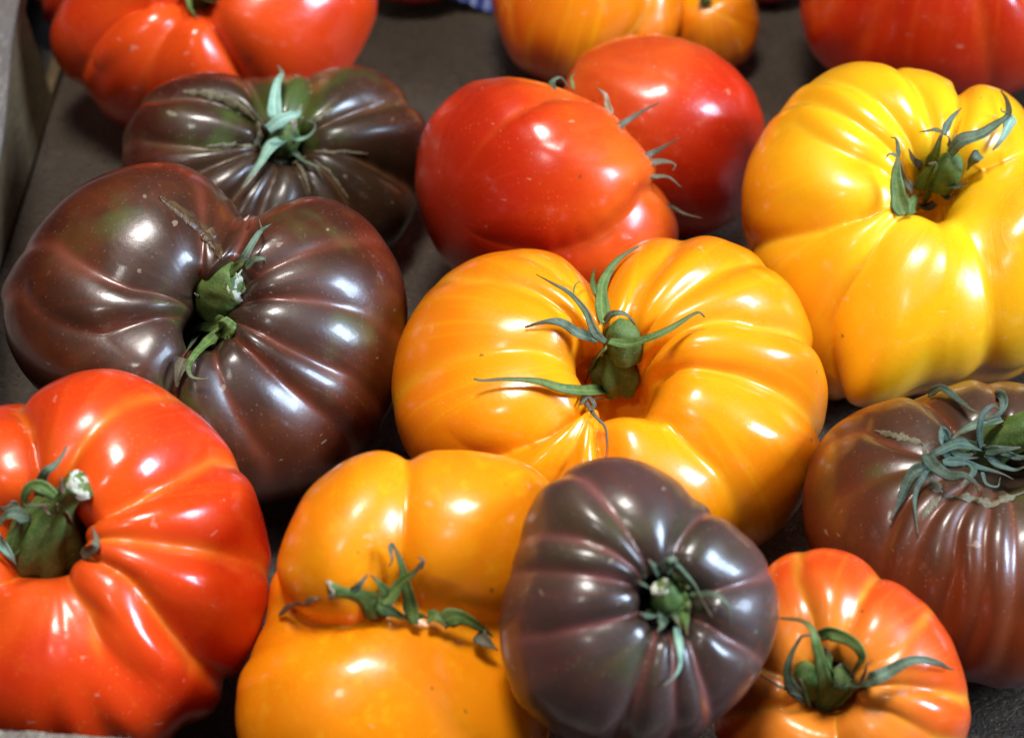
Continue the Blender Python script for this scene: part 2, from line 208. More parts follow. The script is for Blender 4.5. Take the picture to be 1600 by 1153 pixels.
    't14': {"T":{"H":0.64,"n":[-0.34,-0.6753,0.6545],"cup":0.18,"cdep":0.7,"rp":0.42,"seed":31,"R":0.03119},"girth":[0.975,0.941,0.92,0.919,0.916,0.924,0.914,0.932,0.977,1.02,1.06,1.111,1.148,1.112,1.046,1.01,0.994,0.998,0.985,0.966,0.99,1.036,1.096,1.074,1.052,1.017,0.988,0.979,0.945,0.932,0.938,0.929,0.921,0.932,0.963,0.98,1.023,1.027,1.012,0.996],"grooves":[[1.661,0.273,1.795,0.387,0.075,0.8,0.9,0],[1.197,0.292,1.212,0.434,0.105,0.85,0.92,0],[0.12,0.31,-0.03,0.505,0.09,0.75,0.9,0],[5.984,0.31,5.894,0.416,0.045,0.75,0.88,0],[4.922,0.213,4.922,0.286,0.068,0.75,0.9,0],[3.456,0.253,3.396,0.375,0.09,0.8,0.92,0],[2.872,0.207,2.768,0.369,0.06,0.8,0.88,0],[0.524,0.339,0.673,0.517,0.022,0.7,0.8,0]],"loc":[0.0791,-0.1253,0.0307]},
    't15': {"T":{"H":0.68,"n":[0.03,-0.0437,0.9986],"cup":0.24,"cdep":0.4,"rp":0.42,"seed":33,"cupe":0.1,"cupa":-0.0,"R":0.04638},"girth":[0.979,0.989,1.002,1.02,1.0,1.003,0.993,1.003,0.969,0.978,0.98,0.939,0.944,0.993,0.982,1.009,1.044,1.058,1.053,1.027,1.0,0.964,0.931,0.922,0.921,0.926,0.947,0.935,0.959,0.947,0.971,0.96,0.981,0.969,0.962,0.955,0.958,0.947,0.962,0.962],"grooves":[[2.274,0.2,2.124,0.369,0.12,0.85,0.93,0],[3.337,0.273,2.917,0.375,0.048,0.65,0.88,0],[3.695,0.31,3.83,0.487,0.042,0.75,0.88,0],[3.994,0.321,3.964,0.493,0.036,0.75,0.88,0],[4.189,0.304,4.264,0.505,0.054,0.8,0.9,0],[4.383,0.286,4.443,0.44,0.036,0.75,0.88,0],[4.653,0.28,4.653,0.422,0.048,0.75,0.88,0],[3.501,0.286,3.366,0.428,0.024,0.7,0.85,0],[0.27,0.3,0.27,0.6,0.031,0.85,0.9,0],[0.982,0.3,0.982,0.6,0.029,0.85,0.9,0],[1.484,0.3,1.484,0.6,0.051,0.85,0.9,0]],"loc":[0.1226,-0.0698,0.0292]},
}
SEPALS = {
    't10': {"sepal":[["dry",3.0,[[0.0247,-0.0324,0.0642],[0.0217,-0.0341,0.0689],[0.0192,-0.0287,0.072],[0.0152,-0.0239,0.0741],[0.0107,-0.0219,0.0759],[0.0064,-0.02,0.0774]]],["dry",4.6,[[0.0227,-0.031,0.0638],[0.0178,-0.03,0.0651],[0.0142,-0.0302,0.0683],[0.011,-0.0307,0.0699],[0.0076,-0.0311,0.0698],[0.0034,-0.0316,0.0687]]],["green",4.2,[[0.0255,-0.0327,0.0647],[0.0305,-0.0348,0.0654],[0.0364,-0.0357,0.0682],[0.0426,-0.0337,0.0705],[0.0477,-0.0308,0.0723],[0.0494,-0.0305,0.0725],[0.0507,-0.03,0.0708]]],["green",5.2,[[0.026,-0.0221,0.0397],[0.0192,-0.0425,0.056],[0.013,-0.0479,0.061],[0.0068,-0.0472,0.0628],[-0.0007,-0.047,0.0633],[-0.0075,-0.0471,0.0629],[-0.0098,-0.0476,0.0639]]],["green",5.0,[[0.0244,-0.0261,0.0659],[0.024,-0.0187,0.0678],[0.0248,-0.0112,0.0688],[0.0279,-0.005,0.0703],[0.0315,-0.0012,0.0713],[0.0347,0.0008,0.072]]],["green",2.6,[[0.0227,-0.0129,0.0657],[0.022,-0.0081,0.067],[0.0227,-0.0018,0.0664]]],["brown",1.6,[[0.0192,-0.0447,0.0544],[0.0214,-0.0532,0.0563],[0.024,-0.0555,0.0544],[0.0246,-0.0589,0.0518],[0.0241,-0.0614,0.0487]]],["brown",2.4,[[0.018,-0.0479,0.0557],[0.0195,-0.0439,0.055],[0.0217,-0.0423,0.0511],[0.0202,-0.0523,0.0575],[0.0191,-0.0479,0.0556]]],["dry",3.2,[[0.0246,-0.0278,0.0675],[0.0261,-0.0298,0.0713],[0.0286,-0.0307,0.0726],[0.0308,-0.0304,0.0711],[0.0325,-0.0294,0.0679]]],["green",4.2,[[0.0248,-0.0317,0.0616],[0.0225,-0.0248,0.0525],[0.0201,-0.0191,0.0401]]],["green",0.7,[[0.0164,-0.0209,0.0711],[0.0166,-0.0187,0.0721],[0.0178,-0.0163,0.0722],[0.02,-0.0138,0.0698]]],["tan",1.5,[[0.022,-0.0252,0.0378],[0.0233,-0.0247,0.0392],[0.0253,-0.0248,0.0386]]]],"stem":[[[[0.0289,-0.0212,0.0406,5.6],[0.0289,-0.021,0.0457,6.8],[0.0282,-0.021,0.0505,5.2],[0.0264,-0.0215,0.0548,3.0],[0.0252,-0.0223,0.0563,1.2]],6,0.5,None],[[[0.0307,-0.0259,0.0538,4.2],[0.0302,-0.0256,0.059,4.8],[0.0291,-0.0248,0.0633,4.2],[0.0287,-0.0243,0.0656,1.5]],4,0.15,None]],"scar":[]},
    't3': {"sepal":[["dry",3.2,[[-0.074,-0.0151,0.0747],[-0.0706,-0.0143,0.0804],[-0.0681,-0.0092,0.0827],[-0.0672,-0.0067,0.0826],[-0.0688,0.0007,0.0809]]],["dry",1.2,[[-0.0672,-0.0067,0.0826],[-0.0658,-0.0059,0.0831],[-0.0646,-0.0047,0.0832]]],["dry",3.2,[[-0.0706,-0.0185,0.0782],[-0.0679,-0.0184,0.081],[-0.0657,-0.0182,0.0811],[-0.0658,-0.0175,0.0787]]],["green",6.5,[[-0.0773,-0.0222,0.0629],[-0.0822,-0.014,0.0557],[-0.0865,-0.01,0.0523],[-0.0891,-0.0085,0.0489]]],["green",4.2,[[-0.0787,-0.0199,0.059],[-0.0817,-0.0245,0.0582],[-0.0831,-0.0377,0.0643],[-0.0847,-0.0411,0.0629],[-0.084,-0.0425,0.0608],[-0.0818,-0.0423,0.0598],[-0.0796,-0.0418,0.0594]]],["dry",3.4,[[-0.0868,-0.0073,0.0485],[-0.0869,-0.0198,0.0542],[-0.0866,-0.0357,0.0623]]],["dry",2.6,[[-0.0857,-0.002,0.0556],[-0.0849,-0.0156,0.0673],[-0.085,-0.0184,0.0701]]],["tan",1.6,[[-0.084,-0.0052,0.0544],[-0.0836,-0.0071,0.0542],[-0.0848,-0.0076,0.0527]]],["brown",6.0,[[-0.0864,-0.0363,0.0619],[-0.0877,-0.0395,0.0597],[-0.0883,-0.0414,0.0562]]],["green",7,[[-0.075,-0.0228,0.0644],[-0.0774,-0.0227,0.0612],[-0.0836,-0.0085,0.0471]]],["tan",1.2,[[-0.0728,0.0012,0.0802],[-0.0723,0.0034,0.0797],[-0.0722,0.0077,0.0777]]],["green",5,[[-0.0756,-0.0142,0.0734],[-0.073,-0.0159,0.0774],[-0.0708,-0.0156,0.0793]]]],"stem":[[[[-0.0818,-0.0052,0.0553,5.6],[-0.0804,-0.0073,0.0608,7.2],[-0.0781,-0.009,0.065,7.6],[-0.0753,-0.011,0.0674,6.6],[-0.0726,-0.0126,0.0685,5.0]],5,0.16,"cut"]],"scar":[["crack",5,[[-0.0951,0.0017,0.0876,0.2,-0.15,0.97],[-0.0941,0.0011,0.0873,0.24,-0.16,0.96],[-0.0931,0.0006,0.0869,0.31,-0.17,0.94],[-0.0921,-0.0,0.0865,0.35,-0.19,0.92],[-0.0912,-0.0001,0.0859,0.41,-0.17,0.9],[-0.0902,-0.0006,0.0854,0.47,-0.18,0.87],[-0.0892,-0.0011,0.0849,0.52,-0.19,0.83],[-0.0882,-0.0012,0.0841,0.56,-0.17,0.81],[-0.0873,-0.0013,0.0834,0.6,-0.16,0.79],[-0.0866,-0.0014,0.0827,0.63,-0.15,0.76],[-0.0859,-0.0018,0.0822,0.68,-0.16,0.71],[-0.0852,-0.0019,0.0815,0.73,-0.15,0.67],[-0.0846,-0.0015,0.0806,0.75,-0.13,0.65],[-0.084,-0.0016,0.0799,0.7,-0.16,0.7],[-0.0834,-0.0023,0.0796,0.37,-0.28,0.89],[-0.0827,-0.0029,0.0793,0.06,-0.3,0.95],[-0.0821,-0.0034,0.079,0.29,-0.26,0.92],[-0.0815,-0.0044,0.0786,0.33,-0.29,0.9],[-0.081,-0.005,0.078,0.43,-0.24,0.87],[-0.0804,-0.0059,0.0776,0.38,-0.27,0.89],[-0.0798,-0.0067,0.0772,0.24,-0.26,0.93],[-0.0794,-0.0079,0.077,-0.11,-0.22,0.97],[-0.079,-0.0092,0.0768,-0.26,-0.24,0.94],[-0.0786,-0.0103,0.0766,0.02,-0.52,0.85],[-0.0783,-0.011,0.076,0.14,-0.67,0.73]]]]},
    't2': {"sepal":[["pale",6,[[-0.0738,0.0935,0.0532],[-0.074,0.0933,0.0576],[-0.0742,0.0977,0.0612],[-0.0736,0.1045,0.0629],[-0.0729,0.1101,0.0626],[-0.0745,0.1145,0.0628]]],["pale",6,[[-0.0761,0.0897,0.0544],[-0.0725,0.091,0.0566],[-0.0694,0.0929,0.0573],[-0.0671,0.0957,0.0565],[-0.0662,0.1003,0.0572]]],["pale",2.6,[[-0.0714,0.095,0.0478],[-0.0658,0.0937,0.0486],[-0.0626,0.0933,0.051],[-0.0617,0.0939,0.0537],[-0.0643,0.0947,0.0548]]],["pale",6,[[-0.0719,0.094,0.0484],[-0.0755,0.0889,0.0486],[-0.0779,0.0804,0.0481],[-0.0811,0.0759,0.0456],[-0.0833,0.072,0.0444]]],["dry",3,[[-0.0709,0.0992,0.0416],[-0.0655,0.087,0.0448],[-0.0612,0.0842,0.0442],[-0.0591,0.0816,0.0414]]],["tan",3,[[-0.0693,0.0962,0.0546],[-0.0682,0.0942,0.0535],[-0.069,0.0931,0.0523],[-0.0677,0.094,0.0508]]]],"stem":[[[[-0.0727,0.1001,0.0434,5.2],[-0.0723,0.0978,0.047,5.0],[-0.0725,0.0973,0.0495,4.2]],6,0.15,None]],"scar":[["cork",5,[[-0.1041,0.1054,0.0588,-0.18,-0.66,0.73],[-0.1023,0.105,0.0589,-0.16,-0.67,0.72],[-0.1005,0.1047,0.0589,-0.15,-0.7,0.7],[-0.0987,0.1043,0.059,-0.15,-0.77,0.62],[-0.0969,0.104,0.059,-0.16,-0.79,0.59],[-0.0953,0.1035,0.0589,-0.14,-0.71,0.69],[-0.0938,0.1031,0.0587,-0.16,-0.78,0.61],[-0.0922,0.1027,0.0586,-0.17,-0.8,0.58],[-0.0907,0.1023,0.0584,-0.16,-0.76,0.63],[-0.0894,0.1016,0.058,-0.28,-0.82,0.5],[-0.0881,0.1009,0.0577,-0.26,-0.81,0.53],[-0.0868,0.1003,0.0573,-0.26,-0.83,0.49],[-0.0855,0.0997,0.0569,-0.23,-0.82,0.52],[-0.0843,0.0988,0.0561,-0.23,-0.84,0.48],[-0.0832,0.0981,0.0553,-0.3,-0.9,0.33],[-0.082,0.0974,0.0545,-0.49,-0.86,0.14],[-0.0808,0.0965,0.0537,-0.4,-0.85,0.35]]],["cork",3,[[-0.0952,0.0862,0.0505,0.08,-0.94,0.32],[-0.0941,0.0863,0.0505,0.11,-0.94,0.31],[-0.0929,0.0864,0.0505,0.18,-0.94,0.3],[-0.0919,0.0868,0.0503,0.26,-0.93,0.26],[-0.0907,0.087,0.0502,0.28,-0.93,0.25],[-0.0895,0.0872,0.0501,0.31,-0.92,0.25],[-0.0884,0.0879,0.0498,0.35,-0.91,0.23],[-0.0872,0.0881,0.0497,0.34,-0.92,0.21],[-0.086,0.0885,0.0495,0.24,-0.96,0.13],[-0.0842,0.0864,0.0508,0.16,0.07,0.98],[-0.0827,0.0869,0.0504,0.44,-0.26,0.86],[-0.0814,0.0877,0.0498,0.67,-0.39,0.62],[-0.0801,0.0892,0.0489,0.73,0.04,0.69]]],["cork",2.4,[[-0.0625,0.0925,0.0449,-0.27,-0.02,0.96],[-0.0604,0.0918,0.0452,-0.04,-0.15,0.99],[-0.0584,0.0918,0.0451,0.18,-0.09,0.98],[-0.0565,0.0925,0.0445,0.34,0.09,0.94],[-0.0546,0.0937,0.0436,0.21,-0.96,0.18],[-0.0524,0.0942,0.0432,0.25,-0.95,0.19],[-0.0502,0.0949,0.0425,0.29,-0.94,0.17],[-0.0479,0.0953,0.0421,0.33,-0.92,0.19],[-0.0457,0.0961,0.0414,0.39,-0.9,0.2]]],["cork",3,[[-0.0627,0.0994,0.0512,0.01,-0.77,0.63],[-0.0618,0.0998,0.0517,0.06,-0.8,0.6],[-0.061,0.1003,0.0522,0.12,-0.73,0.67],[-0.0601,0.1009,0.0526,0.23,-0.74,0.63],[-0.0593,0.1015,0.053,0.21,-0.64,0.74],[-0.0584,0.1022,0.0533,0.31,-0.65,0.69],[-0.0575,0.1031,0.0535,0.28,-0.56,0.78],[-0.0567,0.104,0.0536,0.3,-0.55,0.78],[-0.0558,0.1045,0.054,0.37,-0.59,0.72]]],["cork",2.5,[[-0.0687,0.0916,0.0416,-0.59,0.21,0.78],[-0.068,0.0895,0.0424,-0.58,-0.09,0.81],[-0.0674,0.0885,0.0424,-0.57,-0.25,0.78],[-0.0668,0.0876,0.0424,-0.46,-0.31,0.83],[-0.0663,0.0868,0.0423,-0.37,-0.39,0.84],[-0.0658,0.0855,0.0418,-0.35,-0.53,0.77],[-0.0654,0.0844,0.0412,-0.39,-0.66,0.64],[-0.0649,0.0835,0.0404,-0.32,-0.68,0.65],[-0.0645,0.0826,0.0396,-0.35,-0.76,0.55],[-0.0642,0.082,0.0388,-0.41,-0.78,0.47],[-0.0639,0.0815,0.0379,-0.48,-0.79,0.37],[-0.0636,0.0808,0.0372,-0.47,-0.8,0.37],[-0.0633,0.0804,0.0362,-0.54,-0.79,0.29]]],["cork",2.2,[[-0.0624,0.0898,0.0433,-0.34,-0.68,0.65],[-0.0611,0.0888,0.0427,-0.27,-0.78,0.56],[-0.0599,0.0881,0.042,-0.22,-0.87,0.44],[-0.0586,0.0874,0.0413,-0.14,-0.89,0.45],[-0.0573,0.0868,0.0404,-0.13,-0.9,0.41],[-0.0559,0.0859,0.0385,-0.12,-0.93,0.35],[-0.0544,0.085,0.0366,-0.11,-0.94,0.32],[-0.0529,0.0842,0.0346,-0.09,-0.95,0.3],[-0.0515,0.0835,0.0325,-0.07,-0.97,0.25]]],["cork",4,[[-0.08,0.0961,0.0535,-0.09,-0.8,0.59],[-0.0797,0.0957,0.0529,-0.2,-0.83,0.53],[-0.0794,0.0952,0.0523,-0.31,-0.86,0.41],[-0.0791,0.0948,0.0517,0.77,0.09,0.64],[-0.0788,0.0941,0.0512,0.84,-0.09,0.53],[-0.079,0.0929,0.0509,0.86,-0.39,0.32],[-0.0792,0.0922,0.0504,0.82,-0.57,0.09],[-0.0796,0.0918,0.0496,0.77,-0.64,-0.04],[-0.0799,0.0915,0.0488,0.74,-0.66,-0.1],[-0.0796,0.0918,0.0478,0.79,-0.59,-0.16],[-0.0793,0.0926,0.0466,0.86,-0.5,-0.06],[-0.0788,0.0908,0.047,0.94,0.08,0.33],[-0.0784,0.0909,0.0462,0.99,-0.04,0.14]]],["cork",4,[[-0.0766,0.0986,0.0381,0.36,-0.45,0.82],[-0.0759,0.0987,0.0377,0.34,-0.47,0.81],[-0.0751,0.0986,0.0374,0.31,-0.46,0.83],[-0.0744,0.0984,0.0372,0.27,-0.43,0.86],[-0.0736,0.0983,0.0369,0.23,-0.41,0.88],[-0.0725,0.0986,0.0368,0.19,-0.44,0.88],[-0.0714,0.0989,0.0367,0.11,-0.45,0.88],[-0.0703,0.0991,0.0367,0.07,-0.47,0.88],[-0.0682,0.0907,0.0422,-0.54,0.12,0.83],[-0.0674,0.0907,0.0427,-0.34,0.24,0.91],[-0.0668,0.093,0.0416,-0.83,-0.42,0.36],[-0.0659,0.0921,0.0426,-0.73,-0.43,0.54],[-0.065,0.0917,0.0432,-0.64,-0.47,0.61]]]]},
    't1': {"sepal":[["green",3,[[-0.1085,0.1724,0.0585],[-0.1098,0.1695,0.0571],[-0.109,0.1655,0.0559],[-0.1064,0.1574,0.0574],[-0.1047,0.1553,0.0574]]],["green",3,[[-0.1077,0.1805,0.0532],[-0.1035,0.1707,0.0555],[-0.0983,0.1575,0.0622]]]],"stem":[[[[-0.1084,0.1841,0.0493,4.5],[-0.1077,0.181,0.0534,4.0],[-0.1065,0.1796,0.0581,3]],5,0.1,None]],"scar":[]},
    't4': {"sepal":[["dry",3.2,[[0.0127,0.0753,0.0774],[0.012,0.0798,0.0772],[0.0147,0.0825,0.0772],[0.0173,0.0832,0.0732]]],["green",1.6,[[0.0187,0.0843,0.0721],[0.0181,0.0865,0.0748],[0.0199,0.0877,0.0764]]],["tan",3.4,[[0.0297,0.0707,0.0713],[0.0288,0.0736,0.0727],[0.0281,0.0767,0.0746],[0.0254,0.0782,0.0761]]],["brown",3.2,[[0.0315,0.0658,0.0698],[0.0339,0.0722,0.0677],[0.0391,0.0757,0.0694],[0.0446,0.0772,0.0718]]],["brown",3.2,[[0.0388,0.0571,0.0641],[0.0414,0.0625,0.0627],[0.0454,0.0639,0.0643],[0.0499,0.0644,0.0671]]],["brown",3.2,[[0.041,0.0585,0.0619],[0.0429,0.061,0.0607],[0.0463,0.061,0.061],[0.0488,0.0599,0.0605],[0.048,0.0588,0.0592]]],["brown",2.6,[[0.0403,0.0547,0.0598],[0.0428,0.0573,0.0581],[0.047,0.0572,0.0577],[0.0504,0.0549,0.0558]]],["brown",2,[[0.0463,0.0578,0.0477],[0.0491,0.0596,0.0451],[0.0528,0.0585,0.0437],[0.0576,0.0573,0.0431]]]],"stem":[],"scar":[]},
    't5': {"sepal":[],"stem":[],"scar":[]},
    't6': {"sepal":[],"stem":[],"scar":[]},
    't7': {"sepal":[["dry",2.2,[[0.0699,0.2165,0.0308],[0.0684,0.2147,0.0302],[0.0671,0.2142,0.0284]]],["green",2.2,[[0.07,0.2174,0.0308],[0.0717,0.2151,0.0307],[0.0733,0.215,0.0311]]]],"stem":[[[[0.0706,0.2177,0.0291,2.2],[0.0702,0.2155,0.0329,2.0]],5,0.1,None]],"scar":[]},
    't7b': {"sepal":[],"stem":[],"scar":[]},
    't1b': {"sepal":[],"stem":[],"scar":[]},
    't1c': {"sepal":[],"stem":[],"scar":[]},
    't8': {"sepal":[],"stem":[],"scar":[]},
    't9': {"sepal":[["brown",5,[[0.1264,0.052,0.052],[0.1236,0.0503,0.0513],[0.1185,0.0435,0.0568],[0.1135,0.0282,0.0653]]],["brown",4,[[0.1264,0.0475,0.0591],[0.1279,0.0434,0.0596],[0.1292,0.0418,0.0624]]],["green",4.5,[[0.1226,0.0474,0.0591],[0.123,0.0507,0.0536],[0.1217,0.0552,0.0471]]],["dry",3.4,[[0.1269,0.0428,0.0644],[0.129,0.0391,0.0664],[0.1315,0.038,0.0688]]],["green",7.5,[[0.1112,0.0231,0.0673],[0.11,0.0267,0.0702],[0.1092,0.0307,0.0745],[0.1096,0.0336,0.078],[0.11,0.0363,0.0788]]],["dry",2,[[0.1101,0.0363,0.0782],[0.1099,0.0372,0.0811],[0.1093,0.0385,0.083],[0.108,0.0396,0.0828]]],["dry",1.4,[[0.1098,0.0363,0.0788],[0.1072,0.0345,0.0804],[0.1063,0.0347,0.0788]]],["brown",4.5,[[0.1172,0.0434,0.0618],[0.1131,0.036,0.0704],[0.111,0.0363,0.0765]]],["green",5.2,[[0.1213,0.0443,0.0696],[0.1217,0.0408,0.0767],[0.1226,0.0412,0.0818],[0.1234,0.042,0.0828]]],["dry",3.2,[[0.1234,0.0417,0.0825],[0.1247,0.0443,0.0841],[0.1267,0.0478,0.0846],[0.1307,0.0549,0.0833]]],["dry",1.8,[[0.1234,0.0421,0.0829],[0.1211,0.0429,0.0833],[0.1188,0.0433,0.0826],[0.1168,0.0438,0.0821]]],["dry",6,[[0.1262,0.0424,0.0756],[0.1284,0.0406,0.0806],[0.134,0.0415,0.0824],[0.1395,0.0462,0.083],[0.1437,0.0513,0.0831],[0.144,0.0563,0.0846],[0.1433,0.0625,0.0845]]],["pale",5,[[0.1442,0.0518,0.0828],[0.1435,0.0486,0.0822],[0.1412,0.0448,0.0795],[0.1385,0.0429,0.0764]]],["dry",1,[[0.1434,0.0519,0.0836],[0.1417,0.0512,0.0843],[0.1415,0.0525,0.0847]]],["dry",5,[[0.1344,0.0398,0.077],[0.1324,0.0385,0.0762],[0.1315,0.0408,0.071]]],["green",4.5,[[0.1188,0.0458,0.0611],[0.1201,0.0429,0.0679],[0.1213,0.04,0.0733],[0.1198,0.0402,0.0735]]],["green",4.5,[[0.1211,0.0477,0.0598],[0.122,0.0427,0.0676],[0.1221,0.0403,0.0735],[0.1206,0.0406,0.0738]]],["green",6,[[0.1126,0.0267,0.066],[0.1168,0.0394,0.0613],[0.1212,0.0493,0.0572]]],["dry",1.4,[[0.1252,0.0408,0.0788],[0.1252,0.0409,0.0813],[0.1241,0.0417,0.0825]]],["brown",4,[[0.1193,0.0457,0.0687],[0.1162,0.043,0.0731],[0.1145,0.0441,0.0763]]]],"stem":[[[[0.126,0.0474,0.0619,4.0],[0.1264,0.0455,0.066,4.4],[0.1271,0.0441,0.0706,4.2],[0.1274,0.0438,0.0735,2.6]],5,0.08,None]],"scar":[]},
    't11': {"sepal":[["green",7.5,[[-0.1116,-0.098,0.0448],[-0.1104,-0.0982,0.0505],[-0.1098,-0.0998,0.057],[-0.1082,-0.1038,0.067],[-0.1064,-0.1083,0.0747]]],["green",8,[[-0.1136,-0.0969,0.0441],[-0.1148,-0.0985,0.0497],[-0.115,-0.1019,0.057],[-0.1144,-0.1045,0.0658]]],["green",7.5,[[-0.1085,-0.0965,0.0451],[-0.1064,-0.0967,0.0501],[-0.1052,-0.0996,0.0577],[-0.1049,-0.105,0.0681],[-0.1051,-0.1065,0.0708]]],["green",6,[[-0.1199,-0.1078,0.0583],[-0.1187,-0.1057,0.0616],[-0.1172,-0.1043,0.0654]]],["dry",4,[[-0.111,-0.1053,0.0744],[-0.11,-0.1059,0.0785],[-0.1083,-0.1063,0.0828],[-0.1063,-0.1052,0.0838],[-0.1048,-0.102,0.0842],[-0.1042,-0.0997,0.085]]],["green",4.2,[[-0.1062,-0.1093,0.0779],[-0.1089,-0.109,0.0804],[-0.1114,-0.1085,0.0803],[-0.1132,-0.1087,0.078],[-0.1136,-0.1088,0.0751],[-0.1116,-0.1082,0.074],[-0.1084,-0.1074,0.0738]]],["dry",5,[[-0.1145,-0.1046,0.0671],[-0.1178,-0.1071,0.0704],[-0.1198,-0.1075,0.0693],[-0.1217,-0.1088,0.0665]]],["pale",5,[[-0.1236,-0.1071,0.0637],[-0.1212,-0.1084,0.062],[-0.1195,-0.1094,0.0596],[-0.1184,-0.1092,0.0561]]],["brown",4,[[-0.101,-0.1142,0.0632],[-0.0972,-0.1163,0.0684],[-0.0972,-0.1133,0.0689],[-0.0986,-0.1104,0.0695]]],["brown",5,[[-0.1166,-0.1038,0.0701],[-0.1193,-0.1045,0.0693],[-0.1219,-0.1035,0.0694]]],["tan",1.6,[[-0.104,-0.1106,0.08],[-0.1036,-0.1115,0.0848],[-0.1032,-0.1111,0.0857]]],["tan",1.4,[[-0.1096,-0.1073,0.0731],[-0.1093,-0.107,0.0709],[-0.1089,-0.1047,0.0676]]],["green",6,[[-0.116,-0.095,0.0453],[-0.1134,-0.0981,0.0536],[-0.1114,-0.1023,0.0636]]]],"stem":[[[[-0.1135,-0.0986,0.0476,8.0],[-0.1128,-0.0998,0.0541,9.0],[-0.1112,-0.1007,0.0611,7.6],[-0.1083,-0.1021,0.0675,4.4],[-0.1052,-0.1033,0.0724,3.0],[-0.1027,-0.1036,0.0753,3.4],[-0.1013,-0.1038,0.0767,3.6]],7,0.42,"cut"]],"scar":[]},
    't12': {"sepal":[["green",4.6,[[-0.0222,-0.1346,0.0614],[-0.0229,-0.1321,0.064],[-0.0239,-0.1303,0.0683],[-0.0251,-0.1286,0.0741],[-0.0266,-0.1274,0.0789],[-0.0271,-0.1272,0.0798]]],["dry",1.8,[[-0.027,-0.1272,0.0796],[-0.0275,-0.1283,0.0787],[-0.027,-0.1294,0.0766],[-0.0277,-0.1302,0.0752]]],["green",5,[[-0.0297,-0.1322,0.0666],[-0.0279,-0.1323,0.0674],[-0.0251,-0.131,0.0708],[-0.0219,-0.1313,0.0745],[-0.0207,-0.1312,0.0764]]],["brown",2,[[-0.021,-0.1314,0.0757],[-0.02,-0.1309,0.0776],[-0.0213,-0.13,0.078]]],["green",3.4,[[-0.0285,-0.1314,0.0674],[-0.03,-0.1326,0.0721],[-0.0316,-0.1328,0.075]]],["dry",2.6,[[-0.036,-0.1349,0.0716],[-0.0342,-0.1345,0.0739],[-0.033,-0.1335,0.075],[-0.0322,-0.1329,0.0754]]],["green",6,[[-0.0161,-0.1333,0.0601],[-0.0146,-0.1334,0.0619],[-0.0118,-0.1335,0.0625],[-0.0075,-0.1334,0.0596],[-0.0044,-0.1338,0.0567]]],["green",5,[[-0.0193,-0.1323,0.061],[-0.0172,-0.1329,0.062],[-0.015,-0.1346,0.0604]]],["brown",2.4,[[-0.0548,-0.1218,0.0515],[-0.0521,-0.1252,0.0575],[-0.0491,-0.1302,0.0636],[-0.0467,-0.1315,0.065]]],["brown",2.4,[[-0.047,-0.1316,0.0648],[-0.0449,-0.1334,0.0683],[-0.0432,-0.1333,0.068]]],["brown",5,[[-0.0081,-0.1337,0.0574],[-0.0059,-0.1353,0.0563],[-0.0032,-0.1359,0.0543]]],["green",5,[[-0.0306,-0.1321,0.065],[-0.0278,-0.132,0.0629],[-0.0234,-0.1326,0.0608]]],["green",3,[[-0.0234,-0.1333,0.0615],[-0.0212,-0.1326,0.0621],[-0.019,-0.1322,0.061]]]],"stem":[[[[-0.0316,-0.1299,0.0619,3.2],[-0.0336,-0.1304,0.066,2.6],[-0.0364,-0.1311,0.0685,2.2],[-0.0392,-0.1315,0.0695,2.0],[-0.0414,-0.1324,0.0701,2.1]],6,0.06,"tan"]],"scar":[]},
    't13': {"sepal":[["dry",2.4,[[0.0347,-0.1399,0.0823],[0.0335,-0.1446,0.0897],[0.0349,-0.1444,0.0906],[0.0358,-0.1436,0.0883],[0.0369,-0.1424,0.086],[0.0401,-0.142,0.0809],[0.0416,-0.143,0.0778],[0.044,-0.1457,0.0747]]],["dry",2.0,[[0.0394,-0.1403,0.0763],[0.0412,-0.1421,0.0777],[0.0436,-0.1431,0.0792],[0.0462,-0.1444,0.0787],[0.0477,-0.1454,0.0766],[0.0482,-0.1471,0.072]]],["pale",2.6,[[0.0362,-0.1463,0.072],[0.0365,-0.1537,0.0729],[0.0365,-0.1561,0.07],[0.0351,-0.1581,0.0684],[0.0329,-0.1597,0.0676]]],["dry",3.4,[[0.0321,-0.143,0.0853],[0.0306,-0.1454,0.0897],[0.0294,-0.1451,0.0912]]],["dry",3,[[0.0305,-0.1373,0.0758],[0.0282,-0.1485,0.0871],[0.027,-0.1484,0.0882]]],["dry",4,[[0.0319,-0.1409,0.0716],[0.0297,-0.1474,0.0766],[0.0277,-0.1513,0.0812]]],["dry",4,[[0.0336,-0.1421,0.0714],[0.0328,-0.148,0.0747],[0.0316,-0.1528,0.0772]]],["green",4.5,[[0.0356,-0.1409,0.0716],[0.0363,-0.1467,0.0747],[0.037,-0.1494,0.0743]]],["green",4.5,[[0.0373,-0.1403,0.073],[0.038,-0.1463,0.0749],[0.0383,-0.1507,0.074]]],["green",5,[[0.0368,-0.1384,0.0751],[0.038,-0.1424,0.0803],[0.0389,-0.1429,0.0808]]],["green",5,[[0.0358,-0.1388,0.0774],[0.0362,-0.1417,0.0823],[0.0352,-0.1426,0.0847]]],["dry",4,[[0.0337,-0.1434,0.074],[0.0325,-0.1452,0.0732],[0.0312,-0.1438,0.0711]]],["green",4,[[0.0371,-0.1386,0.0733],[0.0386,-0.1439,0.077],[0.0389,-0.145,0.075]]],["dry",3.4,[[0.0349,-0.1428,0.0729],[0.0357,-0.1464,0.0756],[0.0365,-0.1484,0.075]]]],"stem":[[[[0.0366,-0.1367,0.0685,3.2],[0.0354,-0.1394,0.0731,4.0],[0.0343,-0.1411,0.0767,3.7],[0.0333,-0.1417,0.0791,2.9],[0.0328,-0.1419,0.08,2.2]],6,0.06,"cut"]],"scar":[]},
